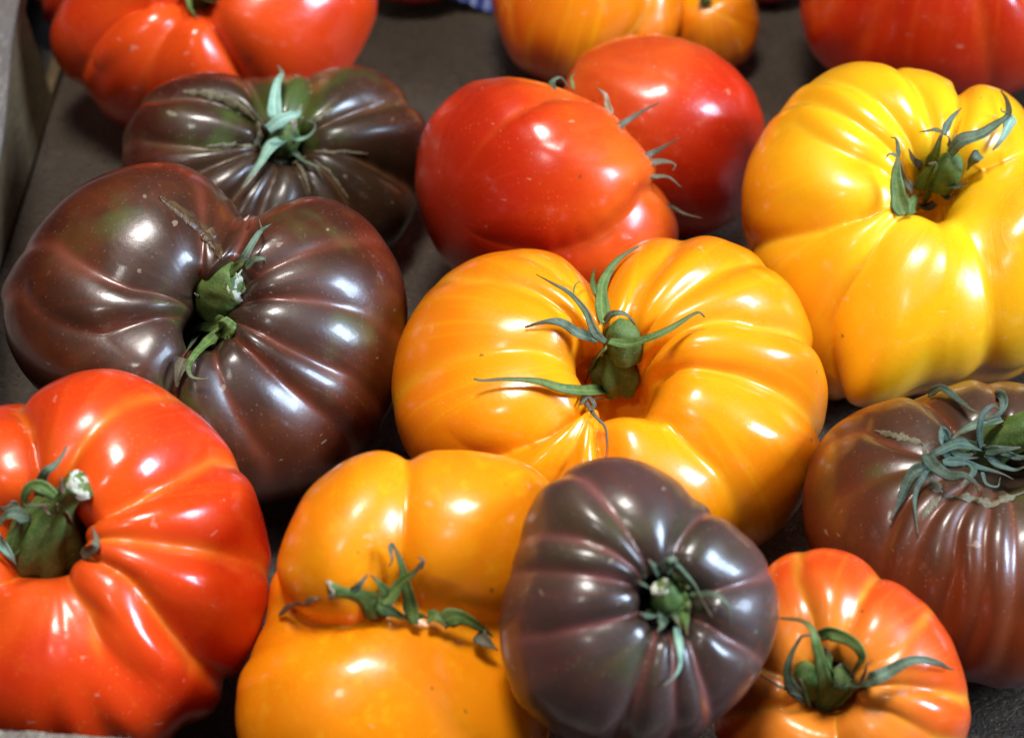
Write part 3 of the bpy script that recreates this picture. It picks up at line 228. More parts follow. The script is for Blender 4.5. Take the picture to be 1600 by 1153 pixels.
    't14': {"sepal":[["green",5.5,[[0.0741,-0.1332,0.0323],[0.0732,-0.136,0.0408],[0.0709,-0.1394,0.0518],[0.0687,-0.1414,0.061],[0.0679,-0.1395,0.0636],[0.067,-0.1374,0.0639],[0.0652,-0.1348,0.0628],[0.0618,-0.1305,0.0592]]],["dry",4.4,[[0.0695,-0.1363,0.0377],[0.065,-0.1391,0.045],[0.0634,-0.1383,0.0496],[0.064,-0.1371,0.0536],[0.0657,-0.1351,0.0564],[0.0666,-0.1343,0.0572],[0.069,-0.134,0.0575]]],["green",4.6,[[0.0702,-0.1356,0.0585],[0.0722,-0.1366,0.0607],[0.0756,-0.138,0.0604],[0.0782,-0.1403,0.0599],[0.0793,-0.1413,0.0577],[0.0787,-0.1407,0.0542],[0.0781,-0.1371,0.0471]]],["dry",5.4,[[0.08,-0.1324,0.0392],[0.0817,-0.1426,0.0516],[0.0859,-0.1421,0.0539],[0.0896,-0.1412,0.0559],[0.0932,-0.1401,0.0556],[0.0976,-0.1385,0.0528],[0.1002,-0.1371,0.0499],[0.1021,-0.1359,0.0482]]],["brown",1.3,[[0.0795,-0.1425,0.0502],[0.0802,-0.1428,0.0547],[0.0803,-0.1427,0.0566],[0.0817,-0.1422,0.0576]]],["dry",2.0,[[0.0702,-0.1355,0.0377],[0.0652,-0.139,0.0436],[0.0617,-0.1373,0.0443],[0.0577,-0.1349,0.0452]]],["green",5.5,[[0.0755,-0.1335,0.0352],[0.0781,-0.1365,0.0414],[0.0792,-0.1415,0.0479]]],["green",6,[[0.0707,-0.1346,0.036],[0.0688,-0.1369,0.0414],[0.0666,-0.1371,0.0462]]],["green",5,[[0.0761,-0.13,0.041],[0.0732,-0.1359,0.0503],[0.0716,-0.1374,0.057]]]],"stem":[[[[0.074,-0.1305,0.0346,4.2],[0.0753,-0.1323,0.0387,4.0],[0.0766,-0.1337,0.0418,3.4],[0.0779,-0.1349,0.0444,3.3]],6,0.1,"dry"],[[[0.071,-0.1315,0.0373,3.4],[0.0691,-0.1336,0.0427,3.2],[0.0678,-0.1345,0.0465,2.4]],5,0.1,None]],"scar":[]},
    't15': {"sepal":[["dark",3.6,[[0.1098,-0.0416,0.054],[0.1121,-0.0456,0.0591],[0.1148,-0.0536,0.0618],[0.1169,-0.0599,0.0636],[0.1197,-0.0631,0.0646]]],["dark",4,[[0.1236,-0.0564,0.0648],[0.1244,-0.0584,0.0668],[0.1241,-0.0625,0.0671],[0.1224,-0.0647,0.0659],[0.1191,-0.0658,0.0651]]],["dark",4,[[0.1188,-0.068,0.0575],[0.117,-0.0699,0.0652],[0.1177,-0.0683,0.0692],[0.1202,-0.0661,0.07],[0.1227,-0.0647,0.0676]]],["dry",4.4,[[0.1237,-0.0643,0.0643],[0.1171,-0.0668,0.0645],[0.1121,-0.0689,0.0631],[0.11,-0.0714,0.0627]]],["dark",3.2,[[0.1092,-0.0719,0.0633],[0.1071,-0.0722,0.0671],[0.1065,-0.076,0.0661],[0.1095,-0.0745,0.0628]]],["dark",5,[[0.118,-0.069,0.0588],[0.1112,-0.074,0.0642],[0.1057,-0.0784,0.0655],[0.1029,-0.0784,0.0638],[0.1023,-0.0762,0.0648],[0.1049,-0.0746,0.0653]]],["dark",5,[[0.1026,-0.0779,0.064],[0.1033,-0.0846,0.0659],[0.1065,-0.088,0.0658],[0.1098,-0.089,0.0667],[0.1127,-0.09,0.065],[0.1136,-0.0914,0.0634]]],["dark",4.6,[[0.1026,-0.0815,0.0633],[0.0984,-0.0836,0.062],[0.0959,-0.0873,0.0586],[0.0937,-0.0905,0.0558],[0.0929,-0.0916,0.0546]]],["dark",2.2,[[0.1021,-0.083,0.0631],[0.0993,-0.0869,0.0605],[0.0983,-0.0923,0.0586],[0.0989,-0.0967,0.0546]]],["dark",3.2,[[0.106,-0.0825,0.0654],[0.1125,-0.0754,0.0593],[0.1184,-0.0724,0.0549],[0.1238,-0.0725,0.053],[0.1269,-0.073,0.0516]]],["dark",4,[[0.1196,-0.0691,0.0576],[0.1233,-0.0704,0.0592],[0.128,-0.0706,0.0601]]],["dark",3.2,[[0.1198,-0.069,0.0565],[0.1228,-0.071,0.055],[0.1267,-0.072,0.0539],[0.1308,-0.0703,0.0538]]],["dark",1.6,[[0.1188,-0.071,0.0537],[0.1191,-0.0763,0.0532],[0.122,-0.0768,0.0525],[0.1234,-0.0734,0.0526]]],["dry",4,[[0.1099,-0.0732,0.0611],[0.1139,-0.0708,0.058],[0.1176,-0.0679,0.0559]]],["dark",4,[[0.1135,-0.0693,0.0557],[0.115,-0.0774,0.0584],[0.1095,-0.0884,0.0626]]],["dark",3.6,[[0.1067,-0.0752,0.0638],[0.1108,-0.0733,0.0591],[0.1185,-0.0689,0.0553]]],["green",4,[[0.1111,-0.0697,0.0612],[0.1149,-0.0685,0.0582],[0.12,-0.0673,0.0582]]],["dark",3,[[0.1223,-0.0681,0.0578],[0.1275,-0.0712,0.0573],[0.1325,-0.0726,0.0595]]]],"stem":[[[[0.123,-0.0597,0.0482,5.0],[0.1239,-0.0625,0.0544,5.2],[0.128,-0.0646,0.0598,4.8],[0.1333,-0.0654,0.0636,4.4],[0.1371,-0.0655,0.0651,4.0]],5,0.1,None]],"scar":[["cork",4.2,[[0.1061,-0.0879,0.0591,0.21,-0.5,0.84],[0.1071,-0.0877,0.0589,0.18,-0.42,0.89],[0.1081,-0.0876,0.0589,-0.17,0.04,0.98],[0.1091,-0.0878,0.0591,-0.32,0.27,0.91],[0.1099,-0.0884,0.0597,-0.14,0.07,0.99],[0.111,-0.0888,0.0598,0.07,-0.14,0.99],[0.1122,-0.0887,0.0594,0.37,-0.36,0.86],[0.1135,-0.0886,0.059,0.04,-0.09,1.0],[0.1144,-0.0895,0.0595,-0.28,0.02,0.96],[0.1151,-0.0899,0.0594,0.17,-0.19,0.97],[0.1158,-0.0901,0.0592,0.32,-0.23,0.92],[0.1165,-0.0902,0.059,0.45,-0.25,0.86],[0.1172,-0.0904,0.0588,-0.28,0.04,0.96],[0.1181,-0.0901,0.059,-0.25,0.15,0.96],[0.119,-0.0897,0.0591,-0.21,0.11,0.97],[0.12,-0.0891,0.059,0.1,0.01,0.99],[0.1209,-0.0884,0.0589,0.17,0.01,0.98],[0.1224,-0.0874,0.0585,0.56,0.01,0.83],[0.124,-0.0857,0.0576,-0.26,0.31,0.92],[0.1253,-0.0852,0.0577,-0.22,0.34,0.91],[0.1265,-0.085,0.058,-0.29,0.33,0.9]]],["cork",3.6,[[0.1002,-0.0932,0.0558,-0.0,-0.64,0.77],[0.1008,-0.0925,0.0565,0.01,-0.63,0.78],[0.1014,-0.0919,0.0571,0.03,-0.61,0.79],[0.1021,-0.091,0.0575,0.07,-0.58,0.81],[0.1027,-0.0903,0.0581,0.09,-0.57,0.82],[0.1033,-0.0898,0.0584,0.11,-0.55,0.83],[0.104,-0.0892,0.0587,0.13,-0.54,0.83],[0.1046,-0.0887,0.059,0.15,-0.52,0.84],[0.1053,-0.088,0.0592,0.13,-0.47,0.87]]],["cork",3.6,[[0.0925,-0.0611,0.0579,-0.63,-0.07,0.78],[0.0936,-0.0624,0.0586,-0.57,-0.11,0.81],[0.0948,-0.0637,0.0592,-0.51,-0.15,0.85],[0.096,-0.0649,0.0598,-0.44,-0.18,0.88],[0.0973,-0.0658,0.0601,-0.34,-0.18,0.92],[0.0984,-0.0665,0.0603,-0.32,-0.21,0.92],[0.0995,-0.0671,0.0604,-0.23,-0.2,0.95],[0.1006,-0.0678,0.0605,-0.21,-0.23,0.95],[0.1017,-0.0683,0.0605,-0.18,-0.24,0.95],[0.1023,-0.0688,0.0605,-0.15,-0.25,0.96],[0.1029,-0.0694,0.0606,-0.12,-0.28,0.95],[0.1036,-0.0698,0.0605,-0.09,-0.29,0.95],[0.1042,-0.0702,0.0604,-0.07,-0.3,0.95]]],["cork",5,[[0.1038,-0.0815,0.0598,0.2,-0.68,0.71],[0.1041,-0.0819,0.0593,0.19,-0.62,0.76],[0.1043,-0.0827,0.0592,-0.19,0.33,0.92],[0.1043,-0.084,0.0596,-0.24,0.28,0.93],[0.1044,-0.0853,0.0599,-0.17,0.04,0.98],[0.1047,-0.0859,0.0599,-0.07,-0.11,0.99],[0.105,-0.0864,0.0598,0.04,-0.26,0.97],[0.1054,-0.0867,0.0596,0.09,-0.32,0.94],[0.1057,-0.0873,0.0596,0.11,-0.4,0.91]]],["cork",4,[[0.1265,-0.085,0.058,-0.29,0.33,0.9],[0.1274,-0.0843,0.0581,-0.4,0.36,0.84],[0.1283,-0.0836,0.0581,-0.43,0.39,0.81],[0.1291,-0.0831,0.0584,-0.4,0.4,0.82],[0.13,-0.0823,0.0584,-0.37,0.46,0.81],[0.1345,-0.0693,0.0482,-0.13,-0.07,0.99],[0.135,-0.0683,0.0484,-0.84,-0.23,0.5],[0.135,-0.0692,0.0502,-0.99,-0.14,0.02],[0.135,-0.07,0.052,-0.99,-0.07,0.1]]]]},
}

# ---------------------------------------------------------------- helpers
def mesh_obj(name, V, F, mat, parent=None, smooth=True):
    me = bpy.data.meshes.new(name); me.from_pydata([tuple(map(float, v)) for v in V], [], F); me.update()
    if smooth: me.polygons.foreach_set('use_smooth', [True] * len(me.polygons))
    o = bpy.data.objects.new(name, me); COL.objects.link(o); me.materials.append(mat)
    if parent is not None: o.parent = parent
    return o

def empty(name, loc, label, cat, group=None):
    o = bpy.data.objects.new(name, None); COL.objects.link(o); o.location = loc
    o.empty_display_size = .02; o['label'] = label; o['category'] = cat
    if group: o['group'] = group
    return o

def new_mat(name):
    m = bpy.data.materials.new(name); m.use_nodes = True
    return m, m.node_tree.nodes, m.node_tree.links, m.node_tree.nodes['Principled BSDF']

class NT:
    """tiny node helper"""
    def __init__(s, m): s.N, s.L = m.node_tree.nodes, m.node_tree.links
    def attr(s, n): a = s.N.new('ShaderNodeAttribute'); a.attribute_name = n; return a
    def noise(s, vec, scale, detail=3, rough=.55):
        n = s.N.new('ShaderNodeTexNoise'); n.inputs['Scale'].default_value = scale
        n.inputs['Detail'].default_value = detail; n.inputs['Roughness'].default_value = rough
        s.L.new(vec, n.inputs['Vector']); return n.outputs['Fac']
    def ramp(s, fac, a, b, lo=0., hi=1.):
        r = s.N.new('ShaderNodeMapRange'); r.interpolation_type = 'SMOOTHSTEP'
        for k, v in zip(('From Min', 'From Max', 'To Min', 'To Max'), (a, b, lo, hi)): r.inputs[k].default_value = v
        s.L.new(fac, r.inputs['Value']); return r.outputs['Result']
    def math(s, op, a, b):
        r = s.N.new('ShaderNodeMath'); r.operation = op
        for i, x in enumerate((a, b)):
            if isinstance(x, (int, float)): r.inputs[i].default_value = x
            else: s.L.new(x, r.inputs[i])
        return r.outputs[0]
    def mix(s, fac, a, b):
        r = s.N.new('ShaderNodeMix'); r.data_type = 'RGBA'
        if isinstance(fac, (int, float)): r.inputs[0].default_value = fac
        else: s.L.new(fac, r.inputs[0])
        for i, x in ((6, a), (7, b)):
            if isinstance(x, tuple): r.inputs[i].default_value = (*x, 1)
            else: s.L.new(x, r.inputs[i])
        return r.outputs[2]
    def scale(s, vec, xyz):
        r = s.N.new('ShaderNodeVectorMath'); r.operation = 'MULTIPLY'; r.inputs[1].default_value = xyz
        s.L.new(vec, r.inputs[0]); return r.outputs[0]
    def add(s, vec, xyz):
        r = s.N.new('ShaderNodeVectorMath'); r.operation = 'ADD'; r.inputs[1].default_value = xyz
        s.L.new(vec, r.inputs[0]); return r.outputs[0]
    def obj(s): return s.N.new('ShaderNodeTexCoord').outputs['Object']

def skin_mat(name, main, alt, shoulder, low, rib, rib_f, fleck=(.8, .6, .4), fleck_f=.12, streak=None, streak_f=0., green=None,
             green_f=0., shoulder_to=.34, rough=.28, spec=.35, seed=0., sss=.12, sss_col=(1, .25, .06), coat=.6, low_v=(.52, .80), dust=.0):
    """tomato skin: main/alt patches, stem-end shoulder tone, blossom-end tone, seams along the ribs, meridian streaks, pale flecks"""
    m, N, L, P = new_mat(name); t = NT(m)
    ob = t.add(t.obj(), (seed, seed * .7, -seed)); at = t.attr('skin'); sk = at.outputs['Vector']
    lat = N.new('ShaderNodeSeparateXYZ'); L.new(sk, lat.inputs[0]); v = lat.outputs[2]
    col = t.mix(t.ramp(t.noise(ob, 30, 5, .62), .38, .62), main, alt)
    wob = t.noise(ob, 40, 3)
    vv = t.math('ADD', v, t.math('MULTIPLY', t.math('SUBTRACT', wob, .5), .22))
    col = t.mix(t.ramp(vv, shoulder_to + .16, shoulder_to - .12), col, shoulder)
    col = t.mix(t.ramp(vv, *low_v), col, low)
    mer = t.scale(sk, (5.5, 5.5, .9)); mer = t.add(mer, (seed, 0, seed))
    if streak:
        col = t.mix(t.math('MULTIPLY', t.ramp(t.noise(mer, 2.2, 5, .6), .50, .72), streak_f), col, streak)
    if green:
        g = t.math('MULTIPLY', t.ramp(t.noise(ob, 34, 3), .54, .70), t.ramp(vv, .60, .22))
        col = t.mix(t.math('MULTIPLY', g, green_f), col, green)
    rf = t.attr('rib').outputs['Fac']
    rf = t.math('MULTIPLY', rf, t.ramp(t.noise(ob, 60, 2), .30, .62, .35, 1))
    col = t.mix(t.math('MULTIPLY', rf, rib_f), col, rib)
    vo = N.new('ShaderNodeTexVoronoi'); vo.inputs['Scale'].default_value = 780; L.new(ob, vo.inputs['Vector'])   # lenticel flecks
    vs = N.new('ShaderNodeSeparateColor'); L.new(vo.outputs['Color'], vs.inputs[0])
    fl = t.math('MULTIPLY', t.ramp(vo.outputs['Distance'], .34, .16), t.ramp(vs.outputs[0], .45, .9))
    fl = t.math('MULTIPLY', fl, t.ramp(t.noise(ob, 70, 3), .35, .65, .25, 1))
    col = t.mix(t.math('MULTIPLY', fl, fleck_f), col, fleck)
    # a few pale scuffs, corky nicks and brown specks
    sc = t.math('MULTIPLY', t.ramp(t.noise(t.scale(ob, (1, 1, 2.6)), 150, 2), .715, .745), .5)
    col = t.mix(sc, col, tuple(min(1, c * .6 + .3 * f) for c, f in zip(main, (1, .8, .55))))
    sp = t.math('MULTIPLY', t.ramp(t.noise(ob, 260, 1), .775, .80), .6)
    col = t.mix(sp, col, (.10, .05, .02))
    L.new(col, P.inputs['Base Color'])
    r = t.ramp(t.noise(ob, 55, 4), .3, .7, rough - .08, rough + .12)
    L.new(r, P.inputs['Roughness'])
    P.inputs['Specular IOR Level'].default_value = spec
    L.new(t.ramp(t.noise(ob, 85, 4, .65), .30, .70, coat * .45, min(1, coat * 1.25)), P.inputs['Coat Weight']); L.new(t.ramp(t.noise(ob, 62, 3), .3, .7, .10, .22), P.inputs['Coat Roughness']); P.inputs['Coat IOR'].default_value = 1.42
    P.inputs['Subsurface Weight'].default_value = sss; P.inputs['Subsurface Radius'].default_value = sss_col
    P.inputs['Subsurface Scale'].default_value = .004
    b1 = N.new('ShaderNodeBump'); b1.inputs['Strength'].default_value = .10; b1.inputs['Distance'].default_value = .0008
    L.new(t.noise(t.scale(mer, (1, 1, 1.2)), 1.1, 1), b1.inputs['Height'])
    b2 = N.new('ShaderNodeBump'); b2.inputs['Strength'].default_value = .11; b2.inputs['Distance'].default_value = .0004
    L.new(t.noise(ob, 760, 3), b2.inputs['Height']); L.new(b1.outputs[0], b2.inputs['Normal'])
    L.new(b2.outputs[0], P.inputs['Normal'])
    b3 = N.new('ShaderNodeBump'); b3.inputs['Strength'].default_value = .045; b3.inputs['Distance'].default_value = .0004
    L.new(t.noise(ob, 620, 2), b3.inputs['Height']); L.new(b1.outputs[0], b3.inputs['Normal']); L.new(b3.outputs[0], P.inputs['Coat Normal'])
    return m

def plant_mat(name, a, b, c, scale=320, rough=.6, tip=(.12, .085, .045)):
    m, N, L, P = new_mat(name); t = NT(m); ob = t.obj()
    col = t.mix(t.ramp(t.noise(ob, scale, 4), .35, .65), a, b)
    col = t.mix(t.math('MULTIPLY', t.ramp(t.noise(ob, scale * 3.1, 3), .55, .72), .7), col, c)
    vn = t.attr('vein').outputs['Fac']; col = t.mix(t.math('MULTIPLY', vn, .4), col, tuple(min(1, x * 1.9 + .02) for x in b))
    al = t.attr('along').outputs['Fac']
    if tip: col = t.mix(t.math('MULTIPLY', t.ramp(t.math('ADD', al, t.math('MULTIPLY', t.noise(ob, 500, 2), .3)), .75, 1.1), .85), col, tip)
    L.new(col, P.inputs['Base Color']); P.inputs['Roughness'].default_value = rough
    P.inputs['Specular IOR Level'].default_value = .35
    bp = N.new('ShaderNodeBump'); bp.inputs['Strength'].default_value = .5; bp.inputs['Distance'].default_value = .0004
    L.new(t.noise(ob, scale * 4, 3), bp.inputs['Height']); L.new(bp.outputs[0], P.inputs['Normal'])
    return m

PM = dict(
    green=plant_mat('calyx_green', (.060, .115, .020), (.105, .160, .036), (.16, .20, .09)),
    dry=plant_mat('calyx_dried_green', (.055, .085, .045), (.095, .135, .080), (.16, .16, .10)),
    pale=plant_mat('calyx_pale_green', (.17, .30, .21), (.24, .38, .28), (.32, .36, .26)),
    cut=plant_mat('cut_stem', (.46, .46, .36), (.36, .35, .25), (.56, .56, .47), 420),
    dark=plant_mat('calyx_shrivelled', (.035, .060, .040), (.060, .092, .062), (.11, .12, .085)),
    brown=plant_mat('calyx_withered', (.075, .075, .045), (.12, .10, .06), (.05, .05, .035)),
    tan=plant_mat('calyx_tan', (.36, .31, .22), (.28, .22, .14), (.48, .44, .34)),
    cork=plant_mat('corky_scar', (.17, .14, .08), (.10, .085, .045), (.27, .24, .165), 700, .5),
    crack=plant_mat('healed_crack', (.085, .045, .018), (.05, .024, .014), (.15, .10, .05), 420, .3))

RED = dict(main=(.68, .060, .005), alt=(.58, .030, .004), shoulder=(.72, .10, .007), low=(.50, .022, .004), rib=(.74, .12, .015), rib_f=.3,
           fleck=(.9, .28, .10), fleck_f=.22, streak=(.72, .10, .012), streak_f=.18)
ORANGE = dict(main=(.88, .262, .003), alt=(.87, .215, .003), shoulder=(.90, .31, .004), low=(.80, .15, .003), rib=(.90, .40, .015), rib_f=.6,
              fleck=(.95, .5, .06), fleck_f=.22, streak=(.90, .36, .006), streak_f=.6, sss_col=(1, .45, .06), sss=.15)
YELLOW = dict(main=(.88, .42, .006), alt=(.87, .36, .005), shoulder=(.90, .50, .010), low=(.82, .24, .004), rib=(.90, .52, .02), rib_f=.6,
              fleck=(.95, .65, .10), fleck_f=.2, streak=(.90, .50, .012), streak_f=.6, sss_col=(1, .55, .08), sss=.15)
DARK = dict(main=(.054, .013, .0045), alt=(.120, .023, .005), shoulder=(.034, .018, .008), low_v=(.36, .60), low=(.050, .006, .0012), rib=(.20, .045, .022), rib_f=.55,
            fleck=(.30, .20, .17), fleck_f=.24, streak=(.16, .030, .010), streak_f=.22, green=(.085, .095, .02), green_f=.8, sss=.02, rough=.37, coat=.6, spec=.42)

def kind(base, **k):
    d = dict(base); d.update(k); return d

SKIN = {
    't10': kind(ORANGE, seed=1.),
    't9': kind(YELLOW, seed=2., low_v=(.46, .70)),
    't12': kind(ORANGE, seed=3., low=(.78, .17, .004)),
    't6': kind(ORANGE, seed=4., main=(.80, .22, .004), low=(.70, .09, .004)),
    't7': kind(ORANGE, seed=5., main=(.72, .17, .004), alt=(.74, .20, .005), low=(.52, .05, .004)),
    't1': kind(RED, seed=6., main=(.62, .045, .004), shoulder=(.66, .06, .005)), 't4': kind(RED, seed=7., main=(.68, .112, .008), alt=(.62, .062, .006), dust=.1),
    't5': kind(RED, seed=8., main=(.64, .105, .012), alt=(.56, .060, .008), fleck_f=.35),
    't8': kind(RED, seed=9., main=(.50, .026, .003), alt=(.42, .018, .002), spec=.25),
    't11': kind(RED, seed=10., main=(.68, .044, .005), alt=(.62, .030, .004), shoulder=(.72, .075, .006), rib=(.82, .30, .02), rib_f=.38, streak=(.78, .15, .012), streak_f=.2),
    't14': kind(RED, seed=11., main=(.72, .095, .010), alt=(.70, .062, .007), shoulder=(.78, .23, .02), low=(.60, .05, .006), rib=(.80, .36, .03), rib_f=.7, streak=(.80, .26, .02)),
    't13': kind(DARK, seed=12., main=(.072, .040, .031), alt=(.088, .036, .031), low_v=(.50, .75), low=(.12, .026, .009), rib=(.21, .068, .058), rib_f=.7, green_f=.4, shoulder=(.036, .022, .016)),
    't3': kind(DARK, seed=13., main=(.050, .0135, .0045), alt=(.120, .027, .006), shoulder=(.040, .018, .010)),
    't2': kind(DARK, seed=14., main=(.030, .018, .009), alt=(.056, .016, .007), green_f=1.0, green=(.055, .085, .012), rib=(.13, .06, .025)),
    't15': kind(DARK, seed=15., main=(.13, .023, .005), alt=(.070, .020, .006), low_v=(.42, .62), low=(.20, .030, .004), shoulder=(.062, .032, .018), rib=(.20, .045, .012), green=(.07, .075, .012), green_f=.9),
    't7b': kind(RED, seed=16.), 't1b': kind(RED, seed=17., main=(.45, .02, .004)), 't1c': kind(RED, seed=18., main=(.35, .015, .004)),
}
LABEL = {
    't10': 'large glossy orange tomato in the middle of the box with long curling sepals',
    't9': 'big lobed yellow tomato at the right edge, deep cup with green stem',
    't12': 'orange tomato split into two big halves with its green sepals lying in the cleft',
    't6': 'plain orange tomato cut by the top of the photo, behind the duller red one',
    't7': 'small orange tomato at the top with a grey glint beside its sepals',
    't1': 'big ribbed red tomato in the top left corner with a deep central groove',
    't4': 'smooth red tomato lying on its side with a pointed bump at its right end',
    't5': 'dusty red tomato with withered sepals against its left side, behind the smooth red one',
    't8': 'dark red smooth tomato in the top right corner behind the lobed yellow one',
    't11': 'bright red ribbed tomato in the bottom left corner with a thick green cut stem',
    't14': 'orange red tomato at the bottom right with yellow shoulders and upright sepals',
    't13': 'purple brown tomato with pink seams resting on the orange ones at the front',
    't3': 'huge dark brown tomato at the left, cleft in two halves with a cracked shoulder',
    't2': 'flat greenish brown tomato with pale corky scars and turquoise sepals',
    't15': 'dark brown tomato at the right edge with a tangle of dried sepals on top',
    't7b': 'red tomato showing only its underside at the top edge, right of the small orange one',
    't1b': 'dark red tomato in shade behind the ribbed red one at the left wall',
    't1c': 'dark red tomato just peeping in at the top edge between red and orange ones',
}
GROUP = 'heirloom tomatoes laid out in the cardboard box'

# ---------------------------------------------------------------- cardboard box
def board_mat(name, a, b, rough=.55, spec=.4, fib=(1, 1, 1)):
    m, N, L, P = new_mat(name); t = NT(m); ob = t.obj()
    st = t.scale(ob, fib)
    col = t.mix(t.ramp(t.noise(ob, 22, 4), .3, .7), a, b)
    col = t.mix(t.math('MULTIPLY', t.ramp(t.noise(st, 620, 4, .75), .48, .72), .75), col, tuple(min(1, x * 2.3) for x in a))
    col = t.mix(t.math('MULTIPLY', t.ramp(t.noise(ob, 120, 2), .70, .76), .8), col, tuple(x * .3 for x in a))
    L.new(col, P.inputs['Base Color']); P.inputs['Specular IOR Level'].default_value = spec
    L.new(t.ramp(t.noise(ob, 500, 3), .3, .7, rough - .15, rough + .1), P.inputs['Roughness'])
    bp = N.new('ShaderNodeBump'); bp.inputs['Strength'].default_value = .8; bp.inputs['Distance'].default_value = .0008
    L.new(t.noise(ob, 800, 4, .7), bp.inputs['Height']); L.new(bp.outputs[0], P.inputs['Normal'])
    return m

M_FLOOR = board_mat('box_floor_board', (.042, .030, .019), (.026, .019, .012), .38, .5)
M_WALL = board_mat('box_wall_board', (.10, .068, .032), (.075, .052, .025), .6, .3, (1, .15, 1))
M_FLANGE = board_mat('box_grey_board', (.145, .125, .11), (.105, .09, .08), .6, .3, (1, .15, 1))
M_EDGE = board_mat('torn_board_edge', (.20, .175, .14), (.13, .11, .085), .8, .2)

box = empty('cardboard_box', (0, 0, 0), 'shallow grey brown cardboard box holding all the tomatoes, low torn front rim', 'cardboard box')

def slab(name, quad, n, th, mat, nu=2, nv=2, rag=None):
    """board between four corner points (a,b,c,d), thickness th along -n"""
    a, b, c, d = [np.array(q, float) for q in quad]; n = np.array(n, float) * th
    V = []; F = []
    for lay in (0, 1):
        for j in range(nv):
            for i in range(nu):
                s, u = i / (nu - 1), j / (nv - 1)
                p = (a * (1 - s) + b * s) * (1 - u) + (d * (1 - s) + c * s) * u
                if rag is not None: p = p + rag(s, u)
                V.append(p - n * lay)
    k = nu * nv
    for j in range(nv - 1):
        for i in range(nu - 1):
            q = [j * nu + i, j * nu + i + 1, (j + 1) * nu + i + 1, (j + 1) * nu + i]
            F.append(q); F.append([x + k for x in q[::-1]])
    rim = [i for i in range(nu)] + [(j + 1) * nu - 1 for j in range(1, nv)] + [(nv - 1) * nu + i for i in range(nu - 2, -1, -1)] + [j * nu for j in range(nv - 2, 0, -1)]
    for x, y in zip(rim, rim[1:] + rim[:1]): F.append([y, x, x + k, y + k])
    return mesh_obj(name, V, F, mat, box, smooth=False)

XL, XR, YF, YB = -.1675, .26, -.162, .42
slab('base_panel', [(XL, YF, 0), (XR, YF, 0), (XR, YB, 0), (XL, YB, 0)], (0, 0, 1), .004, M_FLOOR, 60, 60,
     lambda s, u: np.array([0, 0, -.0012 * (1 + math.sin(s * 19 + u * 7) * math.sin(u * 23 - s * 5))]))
# left wall: face rises to a folded grey flange; a hand hole is cut near its far end
TOPX = lambda y: -.1625 - .114 * (y - .096)
HZ = .043
def wall_piece(y0, y1, z0, z1):
    f = lambda y, z: (XL + (TOPX(y) - XL) * z / HZ - (.0005 if z == 0 else 0), y, z)
    slab('side_panel', [f(y0, z0), f(y1, z0), f(y1, z1), f(y0, z1)], (1, 0, 0), .004, M_WALL, 24, 4)
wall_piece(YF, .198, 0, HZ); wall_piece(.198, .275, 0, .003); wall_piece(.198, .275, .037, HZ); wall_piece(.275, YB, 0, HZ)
slab('folded_flange', [(TOPX(YF) - .034, YF, HZ + .0045), (TOPX(YF) + .0005, YF, HZ + .002), (TOPX(YB) + .0005, YB, HZ + .002), (TOPX(YB) - .034, YB, HZ + .0045)], (0, 0, 1), .0018, M_FLANGE, 6, 60,
     lambda s, u: np.array([.0006 * math.sin(u * 31), 0, .0010 * math.sin(u * 13 + s)]))
slab('back_panel', [(XL, YB + .001, 0), (XR, YB + .001, 0), (XR, YB + .001, .06), (XL, YB + .001, .06)], (0, -1, 0), .004, M_WALL, 12, 3)
slab('side_panel', [(XR + .001, YF, 0), (XR + .001, YB, 0), (XR + .001, YB, .043), (XR + .001, YF, .043)], (-1, 0, 0), .004, M_WALL, 12, 3)
# low front wall with a torn, fibrous top edge
def front_h(x): return .0567 - (x + .113) * .105 if x < -.05 else max(.030, .0501 - (x + .05) * .09)
xs = np.linspace(XL, XR, 420); rs = np.random.RandomState(8)
jag = np.convolve(rs.normal(size=440), np.ones(5) / 5, 'same')[:420] * .0006
V, F = [], []
for i, x in enumerate(xs):
    h = front_h(x) + jag[i] + (.0045 if x < -.1185 else 0)
    for (y, z) in ((YF + .0, 0), (YF + .0, h - .0006), (YF - .0016, h), (YF - .0032, h - .0009 + jag[(i * 7) % 420] * .6), (YF - .0042, h - .0016), (YF - .0042, 0)):
        V.append((x, y, z))
for i in range(419):
    for k in range(5): F.append([i * 6 + k, i * 6 + k + 1, i * 6 + k + 7, i * 6 + k + 6])
fp = mesh_obj('front_panel', V, F, M_WALL, box, smooth=False)
fp.data.materials.append(M_EDGE)
for p in fp.data.polygons:
    if p.index % 5 in (1, 2, 3): p.material_index = 1
V, F = [], []                                                       # loose paper fibres standing on the torn edge
for i in range(260):
    x = rs.uniform(XL, -.03); h = front_h(x); a = rs.uniform(-1, 1); l = rs.uniform(.0006, .0022); w = .00012
    y = YF - rs.uniform(0, .004); b = len(V)
    V += [(x - w, y, h - .0012), (x + w, y, h - .0012), (x + a * l + w * .3, y + rs.uniform(-.001, .001), h + l * .45), (x - w * .6, y + w, h - .0012)]
    F += [[b, b + 1, b + 2], [b + 1, b + 3, b + 2], [b + 3, b, b + 2]]
ff = mesh_obj('torn_fibres', V, F, M_EDGE, box); ff['kind'] = 'stuff'

